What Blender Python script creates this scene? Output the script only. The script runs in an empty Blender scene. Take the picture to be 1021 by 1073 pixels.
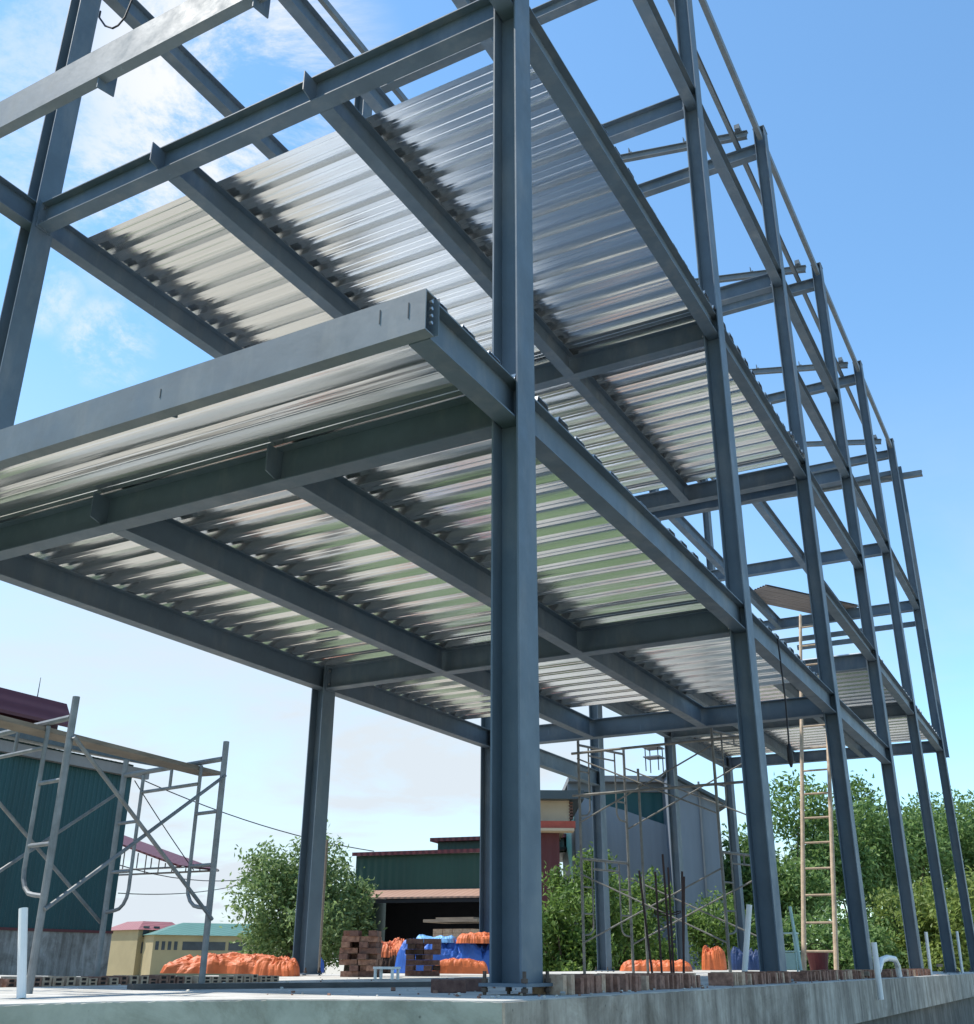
import bpy, math, random
from math import sin, cos, pi, radians
from mathutils import Vector, Matrix
random.seed(11)
sc = bpy.context.scene
COL = sc.collection
V = Vector

# ------------------------------------------------------------------ camera
CAM = V((2.855569, -5.591419, 0.097136))
YAW, PIT, ROL, FPX, PY = -0.50508742, 0.40118482, 0.00618047, 1092.555, 544.256
F_ = V((sin(YAW)*cos(PIT), cos(YAW)*cos(PIT), sin(PIT)))
R0 = V((cos(YAW), -sin(YAW), 0)); U0 = R0.cross(F_)
R_ = cos(ROL)*R0 + sin(ROL)*U0; U_ = -sin(ROL)*R0 + cos(ROL)*U0
cd = bpy.data.cameras.new('camera'); cam = bpy.data.objects.new('camera', cd); COL.objects.link(cam)
cd.sensor_fit = 'HORIZONTAL'; cd.sensor_width = 36; cd.lens = FPX*36/1021
cd.shift_y = (PY-536.5)/1021; cd.clip_start = 0.05; cd.clip_end = 5000
m = Matrix((( R_.x, U_.x, -F_.x, CAM.x), (R_.y, U_.y, -F_.y, CAM.y), (R_.z, U_.z, -F_.z, CAM.z), (0,0,0,1)))
cam.matrix_world = m
sc.camera = cam

def ray(px, py): return F_ + R_*((px-510.5)/FPX) - U_*((py-PY)/FPX)
def atx(px, py, axis, c):          # survey helper: sight line met with a plane of the site
    r = ray(px, py); return CAM + r*((c-CAM[axis])/r[axis])
def atd(px, py, d): return CAM + ray(px, py)*d

# ------------------------------------------------------------------ materials
def nodes(name):
    mt = bpy.data.materials.new(name); mt.use_nodes = True
    nt = mt.node_tree; b = nt.nodes['Principled BSDF']
    return mt, nt, b
def N(nt, t, **k):
    n = nt.nodes.new(t)
    for a, v in k.items():
        if a in n.inputs.keys() if not hasattr(n, a) else False: n.inputs[a].default_value = v
        else: setattr(n, a, v)
    return n
def rgba(c): return (c[0], c[1], c[2], 1)
def mat(name, col, rough=.6, metal=0., var=.12, scale=6., col2=None, stretch=(1,1,1), bump=0., bscale=40., spec=.4, coord='Object'):
    mt, nt, b = nodes(name)
    tc = N(nt, 'ShaderNodeTexCoord'); mp = N(nt, 'ShaderNodeMapping'); mp.inputs['Scale'].default_value = stretch
    nt.links.new(tc.outputs[coord], mp.inputs[0])
    nz = N(nt, 'ShaderNodeTexNoise'); nz.inputs['Scale'].default_value = scale; nz.inputs['Detail'].default_value = 6; nz.inputs['Roughness'].default_value = .62
    nt.links.new(mp.outputs[0], nz.inputs['Vector'])
    rp = N(nt, 'ShaderNodeValToRGB'); rp.color_ramp.elements[0].position = .32; rp.color_ramp.elements[1].position = .68
    c2 = col2 or tuple(min(1, x*(1+var)) for x in col); c1 = col if col2 else tuple(x*(1-var) for x in col)
    rp.color_ramp.elements[0].color = rgba(c1); rp.color_ramp.elements[1].color = rgba(c2)
    nt.links.new(nz.outputs['Fac'], rp.inputs[0]); nt.links.new(rp.outputs[0], b.inputs['Base Color'])
    b.inputs['Roughness'].default_value = rough; b.inputs['Metallic'].default_value = metal
    b.inputs['Specular IOR Level'].default_value = spec
    if bump:
        n2 = N(nt, 'ShaderNodeTexNoise'); n2.inputs['Scale'].default_value = bscale; n2.inputs['Detail'].default_value = 5
        nt.links.new(mp.outputs[0], n2.inputs['Vector'])
        bp = N(nt, 'ShaderNodeBump'); bp.inputs['Strength'].default_value = bump; bp.inputs['Distance'].default_value = .02
        nt.links.new(n2.outputs['Fac'], bp.inputs['Height']); nt.links.new(bp.outputs[0], b.inputs['Normal'])
    return mt
def corrugated(name, col, axis=0, pitch=.2, rough=.5, var=.08, depth=.6, stain=.25):
    mt = mat(name, col, rough, 0, var, .6, stretch=(1,1,.25)); nt = mt.node_tree; b = nt.nodes['Principled BSDF']
    tc = N(nt, 'ShaderNodeTexCoord'); w = N(nt, 'ShaderNodeTexWave'); w.bands_direction = 'XYZ'[axis]
    w.inputs['Scale'].default_value = 1/pitch/3.18; w.inputs['Distortion'].default_value = 0
    nt.links.new(tc.outputs['Object'], w.inputs['Vector'])
    bp = N(nt, 'ShaderNodeBump'); bp.inputs['Strength'].default_value = depth; bp.inputs['Distance'].default_value = .03
    nt.links.new(w.outputs['Fac'], bp.inputs['Height']); nt.links.new(bp.outputs[0], b.inputs['Normal'])
    return mt

M = {}
def steelmat(name, col, dust):
    mt, nt, b = nodes(name); L = nt.links.new
    tc = N(nt,'ShaderNodeTexCoord')
    def nz(sc_, det, off=0, st=(1,1,1)):
        mp = N(nt,'ShaderNodeMapping'); mp.inputs['Location'].default_value = (off,off*.7,off*1.3); mp.inputs['Scale'].default_value = st; L(tc.outputs['Object'], mp.inputs[0])
        n = N(nt,'ShaderNodeTexNoise'); n.inputs['Scale'].default_value = sc_; n.inputs['Detail'].default_value = det; n.inputs['Roughness'].default_value = .65; L(mp.outputs[0], n.inputs['Vector']); return n.outputs['Fac']
    def ramp(v, a, c, ca=(0,0,0,1), cc=(1,1,1,1)):
        r = N(nt,'ShaderNodeValToRGB'); r.color_ramp.elements[0].position = a; r.color_ramp.elements[1].position = c; r.color_ramp.elements[0].color = ca; r.color_ramp.elements[1].color = cc; L(v, r.inputs[0]); return r.outputs[0]
    def mix(f, a, c):
        m_ = N(nt,'ShaderNodeMix', data_type='RGBA')
        if isinstance(f,float): m_.inputs[0].default_value = f
        else: L(f, m_.inputs[0])
        for i, x in ((6,a),(7,c)):
            if isinstance(x,tuple): m_.inputs[i].default_value = x
            else: L(x, m_.inputs[i])
        return m_.outputs[2]
    base = ramp(nz(1.7,8), .3, .7, rgba(tuple(x*.84 for x in col)), rgba(tuple(x*1.16 for x in col)))
    c1 = mix(ramp(nz(3.1,10,5,(1,1,.3)), .50, .78, (0,0,0,1), (dust,dust,dust,1)), base, (.36,.345,.31,1))
    c2 = mix(ramp(nz(26,6,9), .67, .75, (0,0,0,1), (.45,.45,.45,1)), c1, (.12,.075,.05,1))
    c3 = mix(ramp(nz(9,3,13,(1,1,.12)), .70, .74, (0,0,0,1), (.35,.35,.35,1)), c2, rgba(tuple(min(1,x*1.9) for x in col)))
    L(c3, b.inputs['Base Color'])
    L(ramp(nz(4,6,3), .3, .7, (.46,.46,.46,1), (.68,.68,.68,1)), b.inputs['Roughness'])
    bp = N(nt,'ShaderNodeBump'); bp.inputs['Strength'].default_value = .10; bp.inputs['Distance'].default_value = .02; L(nz(5,3,2), bp.inputs['Height']); L(bp.outputs[0], b.inputs['Normal'])
    return mt
M['steel'] = steelmat('painted_steel', (.084,.122,.158), .25)
M['steel_light'] = steelmat('primer_grey_steel', (.125,.155,.178), .3)
M['bolt'] = mat('zinc_bolt', (.5,.5,.5), .35, .9, .1)
M['plate'] = mat('rusty_plate', (.10,.075,.06), .7, .2, .3, 20)
M['mark'] = mat('marker_line', (.05,.055,.06), .7)
# galvanised deck : bright metal with flow marks along the rib
def galv():
    mt, nt, b = nodes('galvanised_deck')
    tc = N(nt, 'ShaderNodeTexCoord'); mp = N(nt, 'ShaderNodeMapping'); mp.inputs['Scale'].default_value = (.35, 9, 9)
    nt.links.new(tc.outputs['Object'], mp.inputs[0])
    nz = N(nt, 'ShaderNodeTexNoise'); nz.inputs['Scale'].default_value = 2.2; nz.inputs['Detail'].default_value = 5
    nt.links.new(mp.outputs[0], nz.inputs['Vector'])
    rp = N(nt, 'ShaderNodeValToRGB'); rp.color_ramp.elements[0].color = (.62,.64,.66,1); rp.color_ramp.elements[1].color = (.83,.85,.86,1)
    nt.links.new(nz.outputs['Fac'], rp.inputs[0]); nt.links.new(rp.outputs[0], b.inputs['Base Color'])
    r2 = N(nt, 'ShaderNodeMapRange'); r2.inputs['To Min'].default_value = .13; r2.inputs['To Max'].default_value = .27
    nt.links.new(nz.outputs['Fac'], r2.inputs['Value']); nt.links.new(r2.outputs[0], b.inputs['Roughness'])
    b.inputs['Metallic'].default_value = .92
    n2 = N(nt, 'ShaderNodeTexNoise'); n2.inputs['Scale'].default_value = 1.4; n2.inputs['Detail'].default_value = 3
    nt.links.new(mp.outputs[0], n2.inputs['Vector'])
    bp = N(nt, 'ShaderNodeBump'); bp.inputs['Strength'].default_value = .4; bp.inputs['Distance'].default_value = .012
    nt.links.new(n2.outputs['Fac'], bp.inputs['Height']); nt.links.new(bp.outputs[0], b.inputs['Normal'])
    return mt
M['galv'] = galv()
M['galv_top'] = mat('dusty_deck_top', (.54,.57,.60), .6, .25, .12, 3)
def concrete(name, c1, c2, streak=True, pits=True):
    mt, nt, b = nodes(name)
    tc = N(nt, 'ShaderNodeTexCoord')
    nz = N(nt, 'ShaderNodeTexNoise'); nz.inputs['Scale'].default_value = 2.5; nz.inputs['Detail'].default_value = 9; nz.inputs['Roughness'].default_value = .68
    nt.links.new(tc.outputs['Object'], nz.inputs['Vector'])
    rp = N(nt, 'ShaderNodeValToRGB'); rp.color_ramp.elements[0].position = .3; rp.color_ramp.elements[1].position = .66
    rp.color_ramp.elements[0].color = rgba(c1); rp.color_ramp.elements[1].color = rgba(c2)
    nt.links.new(nz.outputs['Fac'], rp.inputs[0]); cur = rp.outputs[0]
    if streak:
        mp = N(nt, 'ShaderNodeMapping'); mp.inputs['Scale'].default_value = (2.6, 2.6, .35)
        nt.links.new(tc.outputs['Object'], mp.inputs[0])
        n2 = N(nt, 'ShaderNodeTexNoise'); n2.inputs['Scale'].default_value = 1.7; n2.inputs['Detail'].default_value = 10; n2.inputs['Roughness'].default_value = .7; n2.inputs['Distortion'].default_value = .3
        nt.links.new(mp.outputs[0], n2.inputs['Vector'])
        r2 = N(nt, 'ShaderNodeValToRGB'); r2.color_ramp.elements[0].position = .36; r2.color_ramp.elements[1].position = .60
        r2.color_ramp.elements[0].color = (.30,.27,.24,1); r2.color_ramp.elements[1].color = (1,1,1,1)
        nt.links.new(n2.outputs['Fac'], r2.inputs[0])
        mx = N(nt, 'ShaderNodeMix', data_type='RGBA', blend_type='MULTIPLY'); mx.inputs[0].default_value = .75
        nt.links.new(cur, mx.inputs[6]); nt.links.new(r2.outputs[0], mx.inputs[7]); cur = mx.outputs[2]
    ns = N(nt, 'ShaderNodeTexNoise'); ns.inputs['Scale'].default_value = 1.1; ns.inputs['Detail'].default_value = 12; ns.inputs['Roughness'].default_value = .75; ns.inputs['Distortion'].default_value = .6
    nt.links.new(tc.outputs['Object'], ns.inputs['Vector'])
    rs_ = N(nt, 'ShaderNodeValToRGB'); rs_.color_ramp.elements[0].position = .36; rs_.color_ramp.elements[1].position = .52
    rs_.color_ramp.elements[0].color = (.50,.47,.43,1); rs_.color_ramp.elements[1].color = (1,1,1,1); nt.links.new(ns.outputs['Fac'], rs_.inputs[0])
    mx = N(nt, 'ShaderNodeMix', data_type='RGBA', blend_type='MULTIPLY'); mx.inputs[0].default_value = .8
    nt.links.new(cur, mx.inputs[6]); nt.links.new(rs_.outputs[0], mx.inputs[7]); cur = mx.outputs[2]
    if pits:
        vo = N(nt, 'ShaderNodeTexVoronoi'); vo.inputs['Scale'].default_value = 13
        nt.links.new(tc.outputs['Object'], vo.inputs['Vector'])
        r3 = N(nt, 'ShaderNodeValToRGB'); r3.color_ramp.elements[0].position = .03; r3.color_ramp.elements[1].position = .11
        r3.color_ramp.elements[0].color = (.25,.25,.24,1); r3.color_ramp.elements[1].color = (1,1,1,1)
        nt.links.new(vo.outputs['Distance'], r3.inputs[0])
        mx = N(nt, 'ShaderNodeMix', data_type='RGBA', blend_type='MULTIPLY'); mx.inputs[0].default_value = .7
        nt.links.new(cur, mx.inputs[6]); nt.links.new(r3.outputs[0], mx.inputs[7]); cur = mx.outputs[2]
    nt.links.new(cur, b.inputs['Base Color']); b.inputs['Roughness'].default_value = .9
    bp = N(nt, 'ShaderNodeBump'); bp.inputs['Strength'].default_value = .28; bp.inputs['Distance'].default_value = .008
    n3 = N(nt, 'ShaderNodeTexNoise'); n3.inputs['Scale'].default_value = 30; n3.inputs['Detail'].default_value = 6
    nt.links.new(tc.outputs['Object'], n3.inputs['Vector'])
    nt.links.new(n3.outputs['Fac'], bp.inputs['Height']); nt.links.new(bp.outputs[0], b.inputs['Normal'])
    return mt
M['slab'] = concrete('slab_concrete', (.40,.385,.35), (.58,.555,.50), False, False)
M['plinth'] = concrete('plinth_concrete', (.32,.31,.26), (.53,.51,.435), False)
M['sidewall'] = concrete('stained_concrete', (.27,.24,.205), (.52,.48,.41))
M['lowwall'] = concrete('rough_dark_concrete', (.10,.095,.085), (.19,.18,.16))
M['brick'] = mat('fired_brick', (.13,.062,.045), .9, 0, .2, 22, col2=(.36,.20,.14))
M['brick_pale'] = mat('pale_brick', (.36,.22,.15), .9, 0, .2, 30, col2=(.55,.42,.30))
M['brick_dark'] = mat('dark_brick', (.10,.05,.042), .9, 0, .2, 30, col2=(.20,.11,.085))
M['hole_shade'] = mat('brick_hole_shade', (.03,.022,.02), .95)
M['orange'] = mat('orange_tarp', (.60,.145,.045), .55, 0, .2, 5, bump=.5, bscale=7)
M['blue'] = mat('blue_tarp', (.03,.11,.42), .5, 0, .25, 4, bump=.6, bscale=7)
M['navy'] = mat('navy_tarp', (.018,.045,.13), .55, 0, .25, 4, bump=.5, bscale=8)
M['paleblue'] = mat('pale_blue_tarp', (.16,.38,.68), .5, 0, .2, 4, bump=.4, bscale=8)
M['soil'] = mat('brown_sacking', (.06,.035,.025), .95, 0, .35, 12, bump=.8, bscale=14)
M['tube'] = mat('galvanised_tube', (.20,.205,.205), .55, .4, .25, 9)
M['tube_dark'] = mat('weathered_tube', (.17,.165,.15), .65, .3, .25, 9)
M['rust'] = mat('rusty_rebar', (.055,.03,.025), .8, .2, .3, 15)
M['wood'] = mat('weathered_plank', (.19,.155,.12), .85, 0, .25, 4, stretch=(1,1,8))
M['darkwood'] = mat('dark_plank', (.085,.08,.075), .8, 0, .25, 5)
M['bamboo'] = mat('bamboo', (.42,.31,.21), .6, 0, .2, 9)
M['pvc'] = mat('white_pvc', (.72,.72,.70), .45, 0, .06, 6)
M['teal'] = mat('teal_cladding', (.006,.052,.060), .5, 0, .15, 1.2, stretch=(1,1,.2))
M['teal_roof'] = corrugated('dark_roof_sheet', (.055,.075,.085), 1, .3)
M['redroof'] = corrugated('dark_red_roof', (.105,.020,.024), 0, .3)
M['redpink'] = corrugated('pink_red_roof', (.26,.085,.08), 0, .5)
M['cream'] = mat('cream_wall', (.50,.40,.28), .85, 0, .1, .8)
M['yellow'] = mat('yellow_wall', (.33,.27,.15), .85, 0, .1, .5)
M['greenroof'] = corrugated('pale_green_roof', (.075,.17,.13), 0, .5)
M['greenwall'] = corrugated('dark_green_cladding', (.018,.060,.042), 0, .35)
M['black'] = mat('interior_shade_black', (.006,.008,.014), .9)
M['tanroof'] = corrugated('tan_awning_sheet', (.36,.22,.16), 0, .3)
M['bluegrey'] = corrugated('blue_grey_cladding', (.17,.20,.235), 0, .25, .6, .10, .25)
M['bluegrey_y'] = corrugated('blue_grey_side', (.13,.17,.22), 1, .8, .6, .14)
M['tealwall'] = corrugated('teal_wall_panel', (.008,.075,.085), 0, .4)
M['greyroof'] = mat('grey_roof_edge', (.20,.20,.20), .7, 0, .15, 1)
M['maroon'] = corrugated('maroon_shutter', (.085,.018,.022), 0, .3)
M['redtrim'] = mat('red_trim', (.36,.07,.045), .6)
M['window'] = mat('window_glass', (.05,.06,.07), .15, 0, .2, 2)
M['white'] = mat('white_paint', (.75,.75,.73), .5, 0, .05)
M['mint'] = mat('pale_mint_metal', (.36,.50,.46), .5, 0, .1)
M['dkred'] = mat('dark_red_plastic', (.13,.02,.02), .5)
M['cable'] = mat('black_cable', (.012,.012,.015), .6)
M['tan_sheet'] = corrugated('tan_roofing', (.22,.19,.175), 1, .18)
M['bark'] = mat('bark', (.10,.075,.055), .95, 0, .3, 6, bump=.8, bscale=20)
def leafmat(name, c1, c2):
    mt, nt, b = nodes(name)
    g = N(nt, 'ShaderNodeNewGeometry'); rp = N(nt, 'ShaderNodeValToRGB')
    rp.color_ramp.elements[0].color = rgba(c1); rp.color_ramp.elements[1].color = rgba(c2)
    nt.links.new(g.outputs['Random Per Island'], rp.inputs[0])
    nt.links.new(rp.outputs[0], b.inputs['Base Color']); b.inputs['Roughness'].default_value = .5
    b.inputs['Specular IOR Level'].default_value = .35
    tr = N(nt, 'ShaderNodeBsdfTranslucent'); nt.links.new(rp.outputs[0], tr.inputs['Color'])
    mx = N(nt, 'ShaderNodeMixShader'); mx.inputs[0].default_value = .45
    nt.links.new(b.outputs[0], mx.inputs[1]); nt.links.new(tr.outputs[0], mx.inputs[2])
    nt.links.new(mx.outputs[0], nt.nodes['Material Output'].inputs['Surface'])
    return mt
M['leaf_dark'] = leafmat('dark_leaf', (.06,.13,.03), (.25,.37,.12))
M['leaf_mid'] = leafmat('mid_leaf', (.085,.15,.045), (.30,.40,.16))
M['leaf_bush'] = leafmat('bush_leaf', (.045,.10,.02), (.22,.33,.075))
M['leaf_yel'] = leafmat('yellow_leaf', (.13,.19,.035), (.31,.38,.11))

# ------------------------------------------------------------------ mesh helpers
class MB:
    def __init__(s): s.v = []; s.f = []; s.m = []
    def add(s, vs, fs, mi=0):
        o = len(s.v); s.v += [tuple(v) for v in vs]
        for f in fs: s.f.append([i+o for i in f]); s.m.append(mi)
    def box(s, c, d, rz=0., mi=0, mtx=None):
        c = V(c); hx, hy, hz = d[0]/2, d[1]/2, d[2]/2
        vs = [V((x,y,z)) for x in (-hx,hx) for y in (-hy,hy) for z in (-hz,hz)]
        if mtx: vs = [mtx @ v for v in vs]
        elif rz: vs = [Matrix.Rotation(rz,3,'Z') @ v for v in vs]
        s.add([v+c for v in vs], [(0,1,3,2),(4,6,7,5),(0,4,5,1),(2,3,7,6),(0,2,6,4),(1,5,7,3)], mi)
    def box2(s, a, b, mi=0): s.box([(a[i]+b[i])/2 for i in range(3)], [abs(b[i]-a[i]) for i in range(3)], 0, mi)
    def extrude(s, prof, p0, p1, side, up, mi=0, caps=True):
        p0, p1, side, up = V(p0), V(p1), V(side), V(up); n = len(prof)
        vs = [p0+side*a+up*b for a,b in prof]+[p1+side*a+up*b for a,b in prof]
        fs = [(i,(i+1)%n,n+(i+1)%n,n+i) for i in range(n)]
        if caps: fs += [tuple(range(n))[::-1], tuple(range(n,2*n))]
        s.add(vs, fs, mi)
    def tube(s, pts, r, n=8, mi=0, caps=True):
        pts = [V(p) for p in pts]; rs = r if isinstance(r,(list,tuple)) else [r]*len(pts); vs = []; fs = []
        pu = None
        for i,p in enumerate(pts):
            t = (pts[min(i+1,len(pts)-1)]-pts[max(i-1,0)]).normalized()
            u = t.orthogonal().normalized() if pu is None else (pu-t*pu.dot(t)).normalized()
            pu = u; w = t.cross(u)
            for k in range(n):
                a = 2*pi*k/n; vs.append(p+(u*cos(a)+w*sin(a))*rs[i])
        for i in range(len(pts)-1):
            for k in range(n): fs.append((i*n+k, i*n+(k+1)%n, (i+1)*n+(k+1)%n, (i+1)*n+k))
        if caps: fs += [tuple(range(n))[::-1], tuple(range((len(pts)-1)*n, len(pts)*n))]
        s.add(vs, fs, mi)
    def poly(s, pts, thick, nrm, mi=0):   # flat polygon with thickness
        n = len(pts); nv = V(nrm).normalized()*thick
        vs = [V(p) for p in pts]+[V(p)+nv for p in pts]
        s.add(vs, [tuple(range(n))[::-1], tuple(range(n,2*n))]+[(i,(i+1)%n,n+(i+1)%n,n+i) for i in range(n)], mi)
    def build(s, name, mts, parent=None, label=None, bevel=0, smooth=False):
        me = bpy.data.meshes.new(name); me.from_pydata(s.v, [], s.f)
        mts = mts if isinstance(mts,(list,tuple)) else [mts]
        for q in mts: me.materials.append(q)
        if len(mts) > 1: me.polygons.foreach_set('material_index', s.m)
        import bmesh
        bm = bmesh.new(); bm.from_mesh(me); bmesh.ops.recalc_face_normals(bm, faces=bm.faces); bm.to_mesh(me); bm.free()
        if smooth: me.polygons.foreach_set('use_smooth', [True]*len(me.polygons))
        o = bpy.data.objects.new(name, me); COL.objects.link(o)
        if parent: o.parent = parent
        if label: o['label'] = label
        if bevel:
            b = o.modifiers.new('b','BEVEL'); b.width = bevel; b.segments = 1; b.limit_method = 'ANGLE'
        return o
def tag(o, label, cat, group=None):
    o['label'] = label; o['category'] = cat
    if group: o['group'] = group
    return o
def thing(name, label, cat, loc=(0,0,0), rz=0, group=None):
    o = bpy.data.objects.new(name, None); COL.objects.link(o); o.location = loc; o.rotation_euler = (0,0,rz)
    o.empty_display_size = .3
    return tag(o, label, cat, group)
def copy_part(o, parent, loc=None, rot=None):
    c = o.copy(); COL.objects.link(c); c.parent = parent
    if loc is not None: c.location = loc
    if rot is not None: c.rotation_euler = rot
    for ch in [k for k in o.children]: copy_part(ch, c)
    return c
def I_prof(w, h, tf=.012, tw=.009):
    a, t = w/2, tw/2
    return [(-a,0),(a,0),(a,tf),(t,tf),(t,h-tf),(a,h-tf),(a,h),(-a,h),(-a,h-tf),(-t,h-tf),(-t,tf),(-a,tf)]
def C_prof(w, h, t=.008):     # channel open towards +side
    return [(0,0),(w,0),(w,t),(t,t),(t,h-t),(w,h-t),(w,h),(0,h)]

# ------------------------------------------------------------------ steel frame
W = 6.0623; B_ = .2662; D_ = .2034
YS = [0, 5.5912, 10.3597, 15.1687, 19.9487, 25.0]
YC = [y+B_/2 for y in YS]
Z1, Z2, Z3, ZM, ZN, ZT, ZTIE = 3.53, 7.41, 11.22, 5.38, 9.38, 14.80, 14.23
HB = .30; BF = .165
XC, XL = -D_/2, -W+D_/2
TF = .013
SL = -.075     # top of slab
frame = thing('steel_frame', 'tall grey bolted steel frame of a building under construction with corrugated metal decks', 'steel frame', (0,0,SL))
def fr(mb, name, m_='steel', label=None): 
    o = mb.build(name, M[m_], frame, label); o.location = (0,0,-SL); return o
# column : flanges face +-x, web in the xz plane
def column_mesh(z0, z1):
    mb = MB(); tf = TF; tw = .010
    prof = [(-D_/2,-B_/2),(-D_/2+tf,-B_/2),(-D_/2+tf,-tw/2),(D_/2-tf,-tw/2),(D_/2-tf,-B_/2),(D_/2,-B_/2),(D_/2,B_/2),(D_/2-tf,B_/2),(D_/2-tf,tw/2),(-D_/2+tf,tw/2),(-D_/2+tf,B_/2),(-D_/2,B_/2)]
    mb.extrude(prof, (0,0,z0), (0,0,z1), (1,0,0), (0,1,0))
    return mb
proto = None
for xc in (XC, XL):
    for k in range(6):
        if proto is None:
            o = column_mesh(0, ZT+.075-.02).build('column', M['steel'], frame); proto = o
            pb = MB(); pb.box((0,0,.008), (.30,.34,.018)); q = pb.build('base_plate', M['steel'], o)
            for sx in (-1,1):
                for sy in (-1,1):
                    nb = MB(); zr = [(-.055,.011),(-.031,.011),(-.030,.020),(-.008,.020),(-.007,.011),(.018,.011),(.019,.020),(.040,.020),(.041,.011),(.078,.011)]
                    nb.tube([(sx*.125,sy*.145,a) for a,_ in zr], [b for _,b in zr], 8)
                    nb.build('anchor_bolt', M['plate'], o)
            cp = MB(); cp.box((0,0,ZT+.055+.008), (.22,.28,.012)); cp.build('cap_plate', M['steel'], o)
        else: o = copy_part(proto, frame)
        if k == 0 and xc == XC: corner = o
        o.location = (xc, YC[k], .0 + (.045 if (k == 0 and xc == XC) else 0.012))
for zz in (Z1, Z2):                       # bolts of the fin plates in the web recess of the corner column
    for r_ in range(3):
        for s_ in (-1,1):
            p = V((s_*.045, -.006, zz-SL-.045+.07+r_*.07)); bm_ = MB(); bm_.tube([p, p+V((0,-.024,0))], .013, 6); bm_.build('bolt', M['steel'], corner)
# --- beams along x (between the column flanges of one frame)
def beam_x(y, z, name='cross_beam', h=HB, x0=-W+D_, x1=-D_, w=BF, label=None):
    mb = MB(); mb.extrude(I_prof(w,h), (x0+.002,y,z), (x1-.002,y,z), (0,1,0), (0,0,1))
    o = fr(mb, name, label=label)
    if name == 'cross_beam':
        for xe, sg in ((x0,1),(x1,-1)):
            q = MB(); q.box((xe+sg*.009,y,z+h/2), (.016,w+.03,h+.05)); q.build('end_plate', M['steel'], o)
            if y < 11:
                for bz in (.06,.24):
                    for by in (-.05,.05):
                        q = MB(); q.tube([(xe+sg*.017,y+by,z+bz),(xe+sg*.034,y+by,z+bz)], .014, 6); q.build('bolt', M['bolt'], o)
    return o
def beam_y(x, z, y0, y1, name='edge_beam', h=HB, w=BF, label=None, m_='steel'):
    mb = MB(); mb.extrude(I_prof(w,h), (x,y0,z), (x,y1,z), (1,0,0), (0,0,1))
    return fr(mb, name, m_, label)
def stiffener(parent, x, y0, y1, z, h=HB, cut=.06):
    mb = MB(); t = .006; s = 1 if y1 > y0 else -1
    pts = [(x-t,y0,z+.013),(x-t,y1-s*cut*0,z+.06),(x-t,y1,z+h-.02),(x-t,y1,z+h-.013),(x-t,y0,z+h-.013)]
    mb.poly(pts, 2*t, (1,0,0)); o = mb.build('fin_plate', M['steel'], parent); return o
JX = (-2.10, -4.02)
LV = {1:Z1, 2:Z2, 3:Z3}
for z in (Z1, Z2, Z3):
    for k in (0,1,2):
        b = beam_x(YC[k], z, 'cross_beam')
        if k == 0:
            for x in (JX if z != Z3 else ()):
                stiffener(b, x-.07, YC[0]-.006, YC[0]-.185, z)
    # edge beams : into the web recess of each column
    for xc in (XC, XL):
        for k in range(3):
            beam_y(xc, z, YC[k]+.008, YC[k+1]-.008, 'edge_beam', w=.155)
    for x in JX:
        for k in range(2):
            if z == Z3 and x == JX[0] and k == 0: pass
            g = BF/2+.003
            beam_y(x, z, YC[k]+g, YC[k+1]-g, 'joist', w=.15)
# split level at the back : frames 4-6
for z in (ZM, ZN):
    for k in (3,4,5): beam_x(YC[k], z, 'cross_beam')
    for xc in (XC, XL):
        for k in (3,4): beam_y(xc, z, YC[k]+.008, YC[k+1]-.008, 'edge_beam', w=.155)
    for x in JX:
        for k in (3,4): beam_y(x, z, YC[k]+BF/2+.003, YC[k+1]-BF/2-.003, 'joist', w=.15)
beam_y(XC, ZM+.12, YC[2]+.008, YC[3]-.008, 'stair_beam', w=.155, h=.22)
beam_y(XC, ZN+.05, YC[2]+.008, YC[3]-.008, 'stair_beam', w=.155, h=.22)
# stair trimmer beside frame 3 at the upper floor
beam_x(YC[2]+.42, Z2-.02, 'trimmer_beam', h=.2, w=.14, x0=-W+D_+.3, x1=-D_-.05)
# roof ties, rafters, purlins
for k in range(6):
    beam_x(YC[k], ZTIE, 'tie_beam', h=.25)
    if k >= 1:
        pk = -W/2
        for side, xa in ((1,-.36),(-1,-W+.36)):
            xb = pk+side*.005; za = 14.76; zb = 14.76+.20*abs(xb-xa)
            dirv = V((xb-xa,0,zb-za)).normalized(); up = V((-dirv.z,0,dirv.x)) if dirv.x > 0 else V((dirv.z,0,-dirv.x))
            mb = MB(); mb.extrude(I_prof(.10,.15,.009,.007), (xa,YC[k],za), (xb,YC[k],zb), (0,1,0), up)
            rf = fr(mb, 'rafter', 'steel_light')
            for dx in (.62, 1.6, 2.75):
                x = pk+side*(W/2-dx); z = 14.76+.20*(dx-.36)+.15
                c_ = MB(); c_.extrude([(0,0),(.07,0),(.07,.012),(.012,.012),(.012,.13),(0,.13)], (x,YC[k]-.045,z+.006), (x,YC[k]+.045,z+.006), (side,0,0), (0,0,1)); c_.build('cleat', M['steel'], rf)
            if side == 1: rf0 = rf
        rf = rf0
        e = MB(); e.box((-.50,YC[k]+.02,14.985), (.10,.34,.10)); e.build('purlin_stub', M['steel_light'], rf)
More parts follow.
